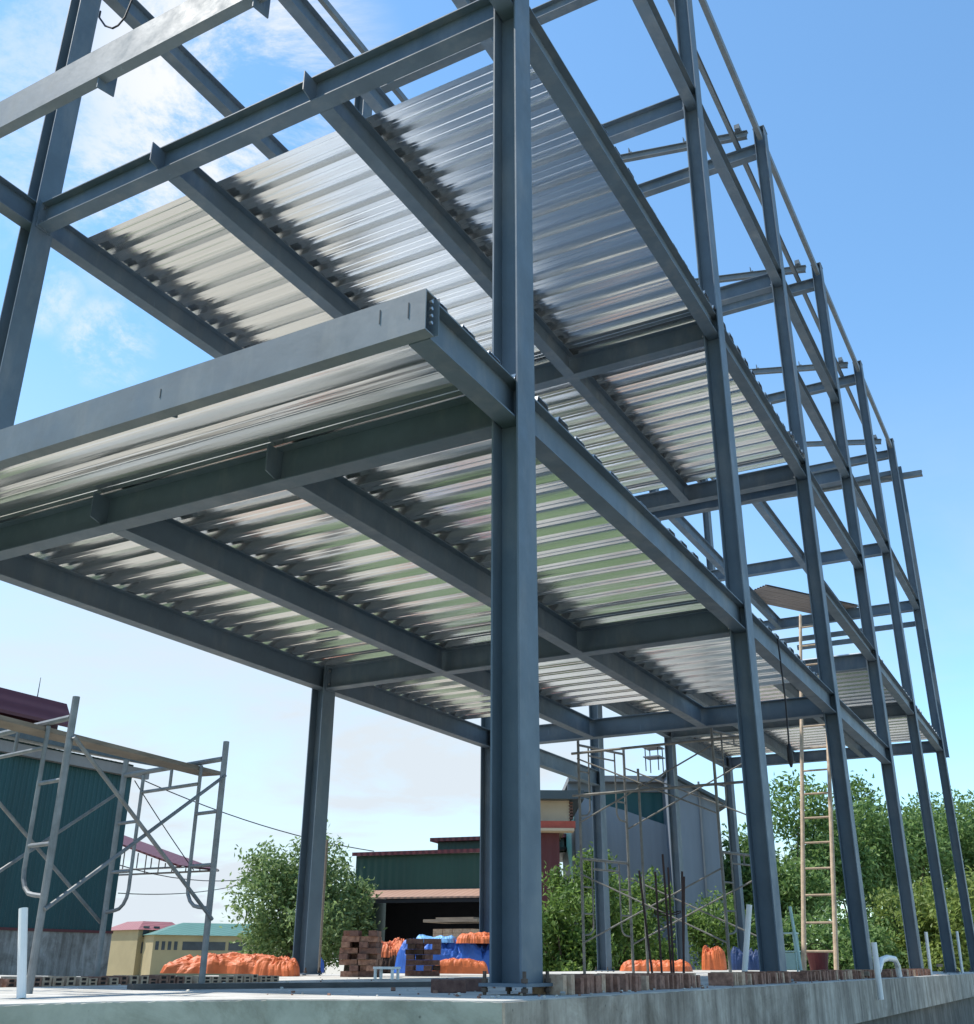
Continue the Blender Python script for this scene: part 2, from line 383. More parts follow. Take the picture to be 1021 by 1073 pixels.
for side, xc in ((1,XC),(-1,XL)):
    for k in range(0,5):
        # eave channel between column heads + inner purlin seated on the ties
        mb = MB(); mb.extrude(C_prof(.085,.15,.007), (xc+side*.06,YC[k]+.14,14.47), (xc+side*.06,YC[k+1]-.14,14.47), (-side,0,0), (0,0,1)); fr(mb,'eave_purlin','steel_light')
        x = xc-side*.47
        mb = MB(); mb.extrude(C_prof(.075,.13,.007), (x,YC[k]+.002,ZTIE+.253), (x,YC[k+1]-.002,ZTIE+.253), (side,0,0), (0,0,1)); fr(mb,'inner_purlin','steel_light')
# rear frame extras
mb = MB(); mb.extrude(C_prof(.09,.24,.008), (.075,25.36,5.25), (.075,25.36,14.0), (0,1,0), (-1,0,0)); fr(mb,'corner_channel')
mb = MB(); mb.extrude(C_prof(.16,.16,.006), (-W+.3,25.42,13.85), (.62,25.42,13.62), (0,1,0), (0,0,1)); fr(mb,'rear_gutter','steel_light')
for z, x0, x1 in ((13.75,-W+.2,-.2),(8.98,-W+.2,-.2),(8.72,-3.6,-1.55)):
    mb = MB(); mb.extrude(C_prof(.08,.14,.007), (x0,25.28,z), (x1,25.28,z), (0,1,0), (0,0,1)); fr(mb,'rear_girt')
# --- canopy over the entrance (level 1) and bare one above
YF = -1.2
mb = MB(); mb.extrude(C_prof(.10,.285,.010), (-8.3,YF,Z1+.005), (.0,YF,Z1+.005), (0,1,0), (0,0,1)); fas = fr(mb,'fascia_beam','steel_light')
for x in (-2.10,-4.02,-5.9,-7.4): stiffener(fas, x-.07, YF+.012, YF+.20, Z1+.0)
for px, py, hh in ((398,332,.10),(428,325,.11),(168,412,.07)):
    p = atx(px,py,1,YF-.002); l = MB(); l.box((p.x,YF-.0015,p.z), (.006,.003,hh)); l.build('marker_line', M['mark'], fas)
    pass
for x in (XC, XL):
    beam_y(x, Z1, YF+.103, YC[0]-.008, 'canopy_side_beam', w=.155)
    beam_y(x, Z2, -1.1+.103, YC[0]-.008, 'canopy_side_beam', w=.155)
ef = MB(); ef.box((-.05,YF+.106,Z1+.14), (.16,.006,.26)); ef.build('end_plate', M['steel'], fas)
for i in range(4):
    bf = MB(); bf.tube([(.001,YF+.05,Z1+.07+i*.05),(.018,YF+.05,Z1+.07+i*.05)], .012, 6); bf.build('bolt', M['bolt'], fas)
mb = MB(); mb.extrude(C_prof(.10,.37,.010), (-8.3,-1.1,Z2), (.0,-1.1,Z2), (0,1,0), (0,0,1)); fas2 = fr(mb,'fascia_beam','steel_light')
for x in (-1.86,-3.66,-5.6): stiffener(fas2, x, -1.1+.012, -1.1+.20, Z2-.13, .45)
# --- corrugated deck sheets
def deck_mesh(xl, xr, ribs=3, pitch=.355, h=.068):
    prof = []
    for i in range(ribs):
        o = i*pitch; prof += [(o,0),(o+.145,0),(o+.172,h),(o+.328,h)]
    prof += [(ribs*pitch,0),(ribs*pitch+.02,0)]
    # small stiffening grooves inside the pans
    out = []
    for i,(a,z) in enumerate(prof):
        out.append((a,z))
        if i+1 < len(prof):
            a2,z2 = prof[i+1]
            if abs(z-z2) < 1e-6 and a2-a > .08:
                m_ = (a+a2)/2; s = .004 if z == 0 else -.004
                out += [(m_-.012,z),(m_-.005,z+s),(m_+.005,z+s),(m_+.012,z)]
    mb = MB(); t = .0022
    full = out + [(a,z+t) for a,z in out[::-1]]
    n = len(full); nx = 12
    vs = []; fs = []; mi = []
    for i in range(nx+1):
        x = xl+(xr-xl)*i/nx
        vs += [(x,a,z) for a,z in full]
    for i in range(nx):
        for k in range(n): fs.append((i*n+k, i*n+(k+1)%n, (i+1)*n+(k+1)%n, (i+1)*n+k)); mi.append(1 if k >= len(out)-1 else 0)
    c = len(out)
    for base in (0, nx*n):
        for k in range(c-1): fs.append((base+k, base+k+1, base+n-2-k, base+n-1-k))
    mb.add(vs, fs); mb.m = mi+[0]*(len(fs)-len(mi)); return mb
SH = None
def lay(y0, y1, z, xl=-W-.03, xr=-.06, name='deck_sheet', jx=.0):
    global SH
    wd = 3*.355; n = int((y1-y0)/wd+.001); y = y0
    for i in range(n):
        if SH is None:
            SH = deck_mesh(xl, xr).build(name, [M['galv'],M['galv_top']], frame); o = SH
        else: o = copy_part(SH, frame)
        o.location = (random.uniform(-.02,.02)+random.uniform(.3,1)*jx, y, z-SL+(.0024 if i % 2 else 0)); y += wd+.0005
lay(YF+.02, YC[2]-.1, Z1+HB+.002)
lay(.72, YC[2]+.2, Z2+HB+.002, jx=.05)
lay(YC[3]-.05, YC[5]+.1, ZM+HB+.002)

# ------------------------------------------------------------------ foundation
fd = thing('foundation', 'low concrete foundation slab carrying the steel frame, pitted pale front and streaked side', 'foundation')
XR = .30; YFR = -.78
outline = [(XR,YFR),(XR,25.9),(-W-.55,25.9),(-W-.55,3.0),(-8.6,3.0),(-8.6,-2.55),(-1.16,-2.55),(-1.08,-1.95),(-.72,-1.28),(-.15,-.92)]
mb = MB(); mb.poly([(x,y,SL-.42) for x,y in outline], .42, (0,0,1), 0); 
fo = mb.build('floor_slab', M['slab'], fd)
def skin(p0, p1, z0, z1, t, name, m_, n=60, rough=.0035):
    # cast face : a thin panel with an uneven upper edge
    p0, p1 = V(p0), V(p1); d = (p1-p0); L = d.length; d.normalize(); nr = V((d.y,-d.x,0)); vs = []; fs = []
    for i in range(n+1):
        p = p0+d*(L*i/n)
        off = random.uniform(-rough,rough)
        zt = z1+random.uniform(-rough,rough*.4)
        vs += [p+nr*t+V((0,0,z0)), p+nr*t+V((0,0,zt)), p+V((0,0,zt)), p+V((0,0,z0))]
    for i in range(n):
        for k in range(4): fs.append((i*4+k, i*4+(k+1)%4, i*4+4+(k+1)%4, i*4+4+k))
    fs += [(0,1,2,3), (n*4+3,n*4+2,n*4+1,n*4)]
    q = MB(); q.add(vs, fs); return q.build(name, m_, fd)
for pa_, pb_ in (((-1.16,-2.55,0),(-1.08,-1.95,0)),((-1.08,-1.95,0),(-.72,-1.28,0)),((-.72,-1.28,0),(-.15,-.92,0)),((-.15,-.92,0),(XR,YFR,0))):
    skin(pa_, pb_, -.50, SL-.004, .02, 'front_face', M['plinth'], 24)
skin((-8.6,-2.55,0),(-1.16,-2.55,0), -.50, SL-.004, .02, 'front_face', M['plinth'], 60)
skin((XR,YFR-.02,0),(XR,25.9,0), -.50, SL-.004, .02, 'side_face', M['sidewall'], 260)
mb = MB(); mb.poly([(x*1.0-(.06 if x > 0 else 0),y+(.05 if y < 0 else -.05),-1.42) for x,y in outline], .93, (0,0,1)); mb.build('lower_wall', M['lowwall'], fd)

# ------------------------------------------------------------------ ground
def ground():
    me = bpy.data.meshes.new('ground'); R = 1500; n = 60
    vs = []; fs = []
    co = [-R,-700,-300,-140]+[-70+3.5*i for i in range(41)]+[140,300,700,R]
    for y in co:
        for x in co:
            z = -1.42 + (0.05*sin(x*.7)*cos(y*.6) if abs(x) < 70 and abs(y) < 70 else 0)
            vs.append((x,y,z))
    k = len(co)
    for j in range(k-1):
        for i in range(k-1): fs.append((j*k+i,j*k+i+1,(j+1)*k+i+1,(j+1)*k+i))
    me.from_pydata(vs,[],fs)
    mt, nt, b = nodes('ground_soil'); tc = N(nt,'ShaderNodeTexCoord')
    sp = N(nt,'ShaderNodeSeparateXYZ'); nt.links.new(tc.outputs['Object'], sp.inputs[0])
    nz = N(nt,'ShaderNodeTexNoise'); nz.inputs['Scale'].default_value = .12; nz.inputs['Detail'].default_value = 6; nt.links.new(tc.outputs['Object'], nz.inputs['Vector'])
    n2 = N(nt,'ShaderNodeTexNoise'); n2.inputs['Scale'].default_value = 2.2; n2.inputs['Detail'].default_value = 8; nt.links.new(tc.outputs['Object'], n2.inputs['Vector'])
    # pale beaten soil, with a grass patch in front of the plot
    def band(sock, a0, a1, b0, b1):
        m1 = N(nt,'ShaderNodeMapRange'); m1.inputs['From Min'].default_value = a0; m1.inputs['From Max'].default_value = a1; nt.links.new(sock, m1.inputs['Value'])
        m2 = N(nt,'ShaderNodeMapRange'); m2.inputs['From Min'].default_value = b1; m2.inputs['From Max'].default_value = b0; nt.links.new(sock, m2.inputs['Value'])
        q = N(nt,'ShaderNodeMath', operation='MULTIPLY'); nt.links.new(m1.outputs[0], q.inputs[0]); nt.links.new(m2.outputs[0], q.inputs[1]); return q
    mx = N(nt,'ShaderNodeMath', operation='MULTIPLY'); nt.links.new(band(sp.outputs['Y'],-30.0,-26.0,-1.0,-.7).outputs[0], mx.inputs[0]); nt.links.new(band(sp.outputs['X'],-36,-32,3.6,4.6).outputs[0], mx.inputs[1])
    ad = N(nt,'ShaderNodeMath', operation='MULTIPLY_ADD'); nt.links.new(nz.outputs['Fac'], ad.inputs[0]); ad.inputs[1].default_value = 1.4; ad.inputs[2].default_value = -.85
    a2 = N(nt,'ShaderNodeMath', operation='ADD', use_clamp=True); nt.links.new(mx.outputs[0], a2.inputs[0]); nt.links.new(ad.outputs[0], a2.inputs[1])
    gr = N(nt,'ShaderNodeValToRGB'); gr.color_ramp.elements[0].color = (.035,.075,.014,1); gr.color_ramp.elements[1].color = (.10,.17,.04,1); nt.links.new(n2.outputs['Fac'], gr.inputs[0])
    so = N(nt,'ShaderNodeValToRGB'); so.color_ramp.elements[0].color = (.35,.31,.24,1); so.color_ramp.elements[1].color = (.52,.47,.38,1); nt.links.new(n2.outputs['Fac'], so.inputs[0])
    mi = N(nt,'ShaderNodeMix', data_type='RGBA'); nt.links.new(a2.outputs[0], mi.inputs[0]); nt.links.new(so.outputs[0], mi.inputs[6]); nt.links.new(gr.outputs[0], mi.inputs[7])
    nt.links.new(mi.outputs[2], b.inputs['Base Color']); b.inputs['Roughness'].default_value = .95
    bp = N(nt,'ShaderNodeBump'); bp.inputs['Strength'].default_value = .8; bp.inputs['Distance'].default_value = .08
    nt.links.new(n2.outputs['Fac'], bp.inputs['Height']); nt.links.new(bp.outputs[0], b.inputs['Normal'])
    me.materials.append(mt); o = bpy.data.objects.new('ground', me); COL.objects.link(o); o['kind'] = 'structure'
    return o
ground()

# ------------------------------------------------------------------ helpers for site things
def solo(mb, name, mts, label, cat, group=None, origin=None, **k):
    o = mb.build(name, mts, **k)
    if origin is None:
        n = len(mb.v); zs = min(v[2] for v in mb.v); origin = V((sum(v[0] for v in mb.v)/n, sum(v[1] for v in mb.v)/n, zs))
    o.data.transform(Matrix.Translation(-V(origin))); o.location = origin
    return tag(o, label, cat, group)
def under(root, mb, name, mts, label=None, **k):        # part given in world coordinates
    o = mb.build(name, mts, root, label, **k); o.matrix_parent_inverse = Matrix.Identity(4)
    o.location = V((0,0,0))
    o.data.transform((Matrix.Translation(root.location) @ Matrix.Rotation(root.rotation_euler.z,4,'Z')).inverted())
    return o
def sub(parent, mb, name, mts, root, label=None, **k):
    o = mb.build(name, mts, parent, label, **k)
    o.data.transform((Matrix.Translation(root.location) @ Matrix.Rotation(root.rotation_euler.z,4,'Z')).inverted())
    return o

# ------------------------------------------------------------------ bricks
def brick_mb(mb, c, d, rz=0, hollow=None, tilt=0):
    mtx = Matrix.Rotation(rz,3,'Z') @ Matrix.Rotation(tilt,3,'X')
    mb.box(c, d, mtx=mtx)
    if hollow:                       # dark plates paint the shade in the core holes, end facing the camera
        for s in (-.25,.25):
            p = V(c)+mtx @ V((hollow*(d[0]/2+.0006), 0, s*d[2])); mb.box(p, (.0012, d[1]*.5, d[2]*.30), mtx=mtx, mi=2)
def brick_row(x, y0, y1, label, step=.064, jit=.022, missing=.10, z=SL, pale=.22, h0=.10, hollow=None, bw=.050):
    mb = MB(); y = y0
    while y < y1:
        if random.random() > missing:
            h = h0+random.uniform(-.016,.006)
            o = len(mb.f)
            brick_mb(mb, (x+random.uniform(-jit,jit), y, z+h/2+.001), (.20,bw*random.uniform(.8,1.05),h), random.uniform(-.12,.12), hollow)
            if random.random() < pale:
                for q in range(o, o+6): mb.m[q] = 1
        y += step*random.uniform(.95,1.12)
    return solo(mb, 'brick_row', [M['brick'],M['brick_pale'],M['hole_shade']], label, 'brick row', 'rows of bricks set on edge on the slab')
brick_row(.02, .32, 2.75, 'row of red bricks on edge on the slab rim next to the big corner column')
brick_row(.02, 3.55, 5.45, 'row of red bricks on edge on the rim before the second right column')
brick_row(.02, 6.3, 10.2, 'row of red bricks on edge on the slab rim in front of the ladder foot')
brick_row(.06, 10.8, 15.0, 'row of red bricks on edge on the slab rim behind the white bent pipe')
brick_row(-3.55, -.95, 2.15, 'long row of pale hollow bricks on edge under the left scaffold', .094, .008, .03, pale=.85, h0=.058, hollow=1, bw=.086)
def brick_stack(cx, cy, nx, ny, nz, label, mts, rz=0., z=SL, rough=.02, top_missing=.3):
    mb = MB(); L, Wd, H = .215, .10, .062
    for k in range(nz):
        for i in range(nx):
            for j in range(ny):
                if k == nz-1 and random.random() < top_missing: continue
                if k % 2 == 0: d = (L*.97, Wd*.95, H*.96); p = ((i-(nx-1)/2)*L, (j-(ny-1)/2)*Wd*1.04)
                else: d = (Wd*.97, L*.97, H*.96); p = ((i-(nx-1)/2)*L+random.choice((-.05,.05)), (j-(ny-1)/2)*Wd*1.04)
                v = Matrix.Rotation(rz,3,'Z') @ V((p[0]+random.uniform(-rough,rough), p[1]+random.uniform(-rough,rough), 0))
                o = len(mb.f); mb.box((cx+v.x, cy+v.y, z+H*(k+.5)), d, rz+random.uniform(-.07,.07))
                if random.random() < .4:
                    for q in range(o, o+6): mb.m[q] = 1
    return solo(mb, 'brick_stack', mts, label, 'brick stack')
a = atx(364,1024,2,SL)
brick_stack(a.x, a.y+.25, 2, 4, 8, 'stack of dark red bricks standing beside the foot of the left column', [M['brick_dark'],M['brick']], rz=.45)
for (px, py, rz, lab) in ((470,1040.5,.55,'dark loose brick on the slab edge, left of the other loose brick'),(493,1039,.5,'dark loose brick nearest the foot of the big corner column')):
    a = atx(px,py,2,SL); mb = MB(); brick_mb(mb, (0,0,.036), (.21,.10,.072), rz, None, .05)
    o = solo(mb, 'loose_brick', [M['brick_dark']], lab, 'brick', 'loose bricks by the corner column', origin=(0,0,0), bevel=.004); o.location = (a.x,a.y,SL+.002)
a = atx(572,1040,2,SL); mb = MB(); mb.box((0,0,.045), (.13,.10,.09), .3)
o = solo(mb,'concrete_block', [M['plinth']], 'small pale concrete block at the right foot of the big corner column', 'block', origin=(0,0,0), bevel=.006); o.location = (a.x+.05,a.y+.05,SL+.002)

# ------------------------------------------------------------------ tarps : draped lumpy sheets over hidden piles
from mathutils import noise as mno
def lump(name, m_, label, cat, c, dims, rz=0., seed=0, n=46, box=.55, fold=.06, group=None):
    mb = MB(); vs = []; fs = []; sd_ = V((seed*7.3, seed*3.1, seed*1.7))
    for j in range(n+1):
        for i in range(n+1):
            u = i/n*2-1; v = j/n*2-1; r = max(abs(u),abs(v)); e = (abs(u)**5+abs(v)**5)**.2
            q = r/e if e > 1e-6 else 1; x, y = u*q, v*q
            edge = max(0, 1-r**(3+7*box))**.55
            P = V((x*dims[0]*1.6, y*dims[1]*1.6, 0))+sd_
            big = mno.noise(P*1.1); W_ = P+V((mno.noise(P*1.7),mno.noise(P*1.7+V((3,3,3))),0))*.35
            cr = (1-abs(mno.noise(W_*1.9+V((5,1,2))))*2.6); c2 = (1-abs(mno.noise(W_*4.1+V((1,8,2))))*2.6); c3 = 1-abs(mno.noise(W_*8.5))*2.6
            z = dims[2]*edge*(.72+.42*big+.16*cr+.11*c2+.06*c3)
            a_ = math.atan2(y,x); fr_ = mno.noise(V((cos(a_)*4.5,sin(a_)*4.5,seed+.3*z)))+.5*mno.noise(V((cos(a_)*11,sin(a_)*11,seed)))
            rad = 1+fold*1.3*fr_*r
            vs.append((x*rad*dims[0]/2, y*rad*dims[1]/2, max(0,z)+.004+.03*max(0,mno.noise(P*3.1+V((9,9,9))))*(1-edge)*dims[2]))
    for j in range(n):
        for i in range(n): fs.append((j*(n+1)+i, j*(n+1)+i+1, (j+1)*(n+1)+i+1, (j+1)*(n+1)+i))
    b = len(vs); rim = [i for i in range(n+1)]+[k*(n+1)+n for k in range(1,n+1)]+[n*(n+1)+i for i in range(n-1,-1,-1)]+[k*(n+1) for k in range(n-1,0,-1)]
    vs2 = vs+[(vs[i][0],vs[i][1],0) for i in rim]; nr = len(rim)
    for k in range(nr): fs.append((rim[k],rim[(k+1)%nr],b+(k+1)%nr,b+k))
    mb.add(vs2, fs)
    o = mb.build(name, m_); o.location = c; o.rotation_euler = (0,0,rz)
    return tag(o, label, cat, group)
YAWL = -YAW
def onslab(px, py, dz=0): a = atx(px,py,2,SL); return V((a.x,a.y,SL+.003+dz))
TG = 'tarpaulins covering material on the slab'
a = onslab(224,1021); lump('tarp', M['orange'], 'long orange tarp over a low pile behind the left scaffold leg', 'tarp', a+V((-.3,.6,0)), (1.7,.8,.21), .5, 3, fold=.14, group=TG)
a = onslab(276,1023.5); lump('tarp', M['orange'], 'short rounded orange tarp bundle just left of the left steel column', 'tarp', a+V((-.1,.35,0)), (.50,.5,.19), .5, 5, fold=.08, group=TG)
a = onslab(300,1020); lump('tarp', M['blue'], 'small dark blue tarp heap directly behind the left steel column', 'tarp', a+V((-.1,.6,0)), (.5,.5,.28), .5, 8, group=TG)
a = onslab(398,1019); lump('material_pile', M['soil'], 'dark pile under an orange tarp between the brick stack and the blue tarp', 'pile', a+V((0,.4,0)), (.8,.9,.30), .5, 9)
lump('tarp', M['orange'], 'small orange tarp on top of the dark pile beside the blue tarp', 'tarp', a+V((0,.35,.22)), (.62,.7,.28), .5, 12, box=.3, group=TG)
a = onslab(452,1020.5); lump('tarp', M['blue'], 'blue tarp draped over a brick pile behind the corner column', 'tarp', a+V((-.05,.75,0)), (1.75,1.1,.46), .5, 14, box=1.4, fold=.05, group=TG)
lump('tarp', M['paleblue'], 'pale blue sheet flap on top of the blue tarp', 'tarp', a+V((-.22,.50,.43)), (.62,.62,.10), .4, 15, box=1, group=TG)
a2 = onslab(438,1023); brick_stack(a2.x, a2.y+.12, 2, 2, 7, 'small stack of dark bricks in front of the blue tarp', [M['brick_dark'],M['soil']], rz=.5, top_missing=.4)
a2 = onslab(478,1022.5); lump('tarp', M['orange'], 'flat orange tarp strip at the foot of the blue tarp', 'tarp', a2+V((0,.1,.02)), (.72,.35,.15), .5, 18, box=1.1, group=TG)
lump('tarp', M['orange'], 'thin orange sheet lying on the right end of the blue tarp', 'tarp', a+V((.42,.62,.42)), (.62,.7,.13), .5, 19, box=.6, group=TG)
a = onslab(482,1018.2)
p = thing('brick_pallet', 'pallet of pale bricks with tan boards on top behind the blue tarp', 'brick pallet', a, .5)
mb = MB()
for k in range(6):
    for i in range(4): mb.box((a.x+(i-1.5)*.21, a.y, a.z+.31+k*.075), (.20,.6,.07))
under(p, mb, 'bricks', [M['brick_pale']]); mb = MB(); mb.box((a.x,a.y,a.z+.86),(1.15,.8,.05)); mb.box((a.x+.1,a.y-.05,a.z+.90),(.8,.7,.03)); under(p, mb, 'board', M['wood'])
mb = MB(); mb.box((a.x,a.y,a.z+.13),(1.0,.7,.25)); under(p, mb, 'base', M['brick_dark'])
for (px, py, dm, lab, m_, s) in ((688,1018,(1.5,.9,.20),'low orange tarp behind the rebar on the slab','orange',21),(749,1016.8,(.62,.6,.52),'tall orange wrapped pack standing beside the central scaffold leg','orange',22),(784,1016.8,(.9,.8,.5),'dark blue tarp pile left of the second right column','navy',23)):
    a = onslab(px,py); lump('tarp', M[m_], lab, 'tarp', a, dm, .3, s, box=1.0, group=TG)
a = onslab(405,1027)
st = thing('stool', 'small white low stool on the slab left of the blue tarp', 'stool', a, .5)
mb = MB(); mb.box(a+V((0,0,.105)),(.24,.13,.022)); under(st, mb, 'seat', M['white'])
for sx in (-1,1):
    for sy in (-1,1): mb = MB(); mb.box(a+V((sx*.10,sy*.05,.047)),(.022,.022,.092)); under(st, mb, 'leg', M['white'])
mb = MB(); rr = random.Random(77)
for k in range(240):
    if k < 90: x, y = rr.uniform(-1.3,.27), rr.uniform(-.74,3.5)
    elif k < 190: x, y = rr.gauss(.12,.07), rr.uniform(-.6,18); x = min(x,.28)
    else: x, y = rr.uniform(-5.5,-1.5), rr.uniform(-1.6,5)
    r_ = rr.uniform(.003,.010)*(1.7 if rr.random() < .1 else 1)
    q = Matrix.Rotation(rr.uniform(0,3),3,'Z') @ Matrix.Rotation(rr.uniform(-.5,.5),3,'X')
    mb.box((x,y,SL+r_*.6), (r_*2,r_*1.5,r_*1.2), mtx=q, mi=0 if rr.random() < .6 else 1)
rbl = mb.build('rubble', [M['slab'],M['brick']]); rbl['kind'] = 'stuff'; rbl['label'] = 'scattered mortar crumbs and brick chips on the slab'; rbl['category'] = 'rubble'
# timber lying along the edge of the slab
p0, p1 = atx(136,1037.5,2,SL), atx(503,1033.5,2,SL); d = (p1-p0); 
mb = MB(); dn = d.normalized(); mb.extrude([(-.05,0),(.05,0),(.05,.03),(-.05,.03)], p0+V((0,0,.003)), p1+V((0,0,.003)), (-dn.y,dn.x,0), (0,0,1))
solo(mb, 'timber_plank', M['darkwood'], 'long dark timber lying flat on the slab from the left scaffold to the corner column', 'plank')

# ------------------------------------------------------------------ scaffolds
def scaffold_frame(name, root, pa, pb, h, mt, r=.021, inner=None, base=None):
    """ladder style frame: two legs, head bar, second bar, inner legs bent into the outer legs"""
    pa, pb = V(pa), V(pb); w = (pb-pa); L = w.length; w.normalize(); up = V((0,0,1))
    def P(s, z): return pa+w*s+up*z
    fo = None
    mb = MB(); mb.tube([P(0,0),P(0,h)], r, 10); fo = under(root, mb, name, mt)
    mb = MB(); mb.tube([P(L,0),P(L,h)], r, 10); sub(fo, mb, 'leg', mt, root)
    hb = h-.12; s2 = h-.27
    mb = MB(); mb.tube([P(r,hb),P(L-r,hb)], r*.9, 8); sub(fo, mb, 'head_bar', mt, root)
    q = .26
    for s, sg in ((0,1),(L,-1)):
        i = s+sg*q; zb = .30*h
        pts = [P(i,hb-r), P(i,zb+.16)]+[P(i-sg*(.14-.14*cos(t)) if True else 0, zb+.16-.14*sin(t)) for t in (0.4,.8,1.2,1.57)]+[P(s+sg*r*.8,zb+.01)]
        mb = MB(); mb.tube(pts, r*.62, 8); sub(fo, mb, 'inner_leg', mt, root)
        for z in (.48*h,.70*h):
            mb = MB(); mb.tube([P(s+sg*r,z),P(i-sg*r*.6,z)], r*.6, 8); sub(fo, mb, 'rung', mt, root)
    mb = MB(); mb.tube([P(q+.01,s2),P(L-q-.01,s2)], r*.62, 8); sub(fo, mb, 'lower_bar', mt, root)
    for t in (.5,):
        mb = MB(); mb.tube([P(L*t,s2),P(L*t,hb)], r*.55, 8); sub(fo, mb, 'strut', mt, root)
    return P
zb = SL
f1 = atx(30,1040,2,-.0675); f2 = atx(211,1033,2,-.058)
f2r = V((f2.x,f2.y,zb)); f1r = V((f1.x,f1.y,zb))
dirw = (atx(87,1030,2,-.056)-f2); dirw.z = 0; dirw.normalize(); dirw = V((-.985,.17,0)).normalized()
sca = thing('scaffold', 'grey tube scaffold tower with two ladder frames at the left front of the slab', 'scaffold', f1r)
hh = 1.60
P1 = scaffold_frame('frame', sca, f1r+dirw*1.22, f1r, hh, M['tube'])
P2 = scaffold_frame('frame', sca, f2r+dirw*1.22, f2r, hh, M['tube'])
for base in (0, 1.22):
    a_, b_ = P1(base,0), P2(base,0); off = dirw*(-.026 if base else .026)
    for (z0,z1,o2) in ((.42,1.36,0),(1.36,.42,.6)):
        mb = MB(); mb.tube([a_+off*(1+o2)+V((0,0,z0)), b_+off*(1+o2)+V((0,0,z1))], .0125, 8); under(sca, mb, 'cross_brace', M['tube'])
for k, (off, lab) in enumerate(((.36,'single weathered plank laid across the two frames of the left scaffold'),)):
    a_ = f1r+dirw*off; b_ = f2r+dirw*off; dn = (b_-a_).normalized(); z = zb+hh-.12+.022
    mb = MB(); mb.extrude([(-.085,0),(.085,0),(.085,.028),(-.085,.028)], a_-dn*.9+V((0,0,z)), b_+dn*.22+V((0,0,z)), (-dn.y,dn.x,0), (0,0,1))
    solo(mb, 'scaffold_plank', M['wood'], lab, 'plank')
# scaffold in the stair bay, two lifts high
def tall_scaffold():
    a = V((-4.45,10.9,SL)); b = V((-2.05,10.75,SL)); dw = V((.30,.95,0)).normalized()
    root = thing('scaffold', 'weathered two storey scaffold standing in the middle bay behind the rebar', 'scaffold', a)
    for lift in (0,1):
        z = V((0,0,lift*1.86))
        for q in (a,b): scaffold_frame('frame', root, q+z, q+dw*1.22+z, 1.86, M['tube_dark'], .024)
        for s in (0,1.22):
            mb = MB(); o = V((0,-.03,0)) if s == 0 else V((0,.03,0))
            mb.tube([a+dw*s+o+z+V((0,0,.45)), b+dw*s+o+z+V((0,0,1.5))], .013, 8); under(root, mb, 'cross_brace', M['tube_dark'])
            mb = MB(); mb.tube([a+dw*s+o*1.9+z+V((0,0,1.5)), b+dw*s+o*1.9+z+V((0,0,.45))], .013, 8); under(root, mb, 'cross_brace', M['tube_dark'])
    for z in (2.75,3.45):
        mb = MB(); mb.tube([a+V((-.1,-.06,z)), b+V((.5,-.06,z))], .022, 8); under(root, mb, 'ledger', M['tube_dark'])
    m1 = (a+b)/2+V((-.1,-.02,0)); mb = MB(); mb.tube([m1, m1+V((0,0,3.1))], .022, 8); under(root, mb, 'standard', M['tube_dark'])
tall_scaffold()

# ------------------------------------------------------------------ rebar, pipes, ladder
a = V((-.85,4.75,SL)); rb = thing('rebar_starter', 'cluster of rusty rebar rods rising from the slab right of the corner column', 'rebar', a)
for i,(dx,dy,h,lx,ly) in enumerate(((-.16,.0,1.02,-.10,.03),(-.05,-.05,1.0,-.02,.02),(.05,0,1.04,.00,.02),(.13,.05,1.0,.05,.0),(-.02,.14,1.18,-.03,.02),(.08,.18,.96,.08,-.02))):
    p0 = a+V((dx,dy,0)); mb = MB(); mb.tube([p0, p0+V((lx*.5,ly*.5,h*.5)), p0+V((lx,ly,h))], .011, 7); under(rb, mb, 'rod', M['rust'])
mb = MB(); q = [a+V((.13*cos(t),.13*sin(t)+.06,.62+.02*sin(t*2))) for t in [k*pi/6 for k in range(13)]]; mb.tube(q, .005, 6); under(rb, mb, 'tie_ring', M['rust'])
def pipe(px0, py0, px1, py1, zb_, r, m_, lab, name='pipe', cat='pipe', grp=None, dy=.0):
    a = atx(px0,py0,2,zb_); b = atx(px1,py1,1,a.y+dy); a.z = SL+.001
    mb = MB(); mb.tube([a,b], r, 10); return solo(mb, name, m_, lab, cat, grp, origin=a, smooth=False)
pipe(23,1042,24.5,952,-.055,.021,M['pvc'],'short white plastic pipe standing upright beside the left scaffold leg')
pipe(780,1024,785.5,948,-.06,.035,M['pvc'],'white plastic pipe leaning beside the second right column')
pipe(841,1024,828,950,-.062,.02,M['mint'],'thin pale pole leaning on the slab left of the ladder', 'pole', 'pole')
pipe(334,1021,343,880,-.073,.018,M['wood'],'slim pale pole leaning against the left steel column', 'pole', 'pole')
# ladder against the split level beam
lb = V((-1.20,12.75,SL)); lt = V((-1.18,15.07,5.72)); dl = (lt-lb).normalized(); top = lt+dl*1.05
ld = thing('ladder', 'tall tan bamboo ladder leaning behind the third right column', 'ladder', lb)
sx = V((.235,.0,0))
for s in (-1,1):
    mb = MB(); pts = [lb+sx*s*(1.08-.10*t)+(top-lb)*t for t in [k/12 for k in range(13)]]
    mb.tube(pts, [.038-.010*k/12+(.003 if k%2 else 0) for k in range(13)], 10); under(ld, mb, 'rail', M['bamboo'])
Lr = (top-lb).length; z = .38
while z < Lr-.2:
    t = z/Lr; c = lb+(top-lb)*t; mb = MB(); mb.tube([c-sx*1.15, c+sx*1.15], .018, 8); under(ld, mb, 'rung', M['bamboo']); z += .47
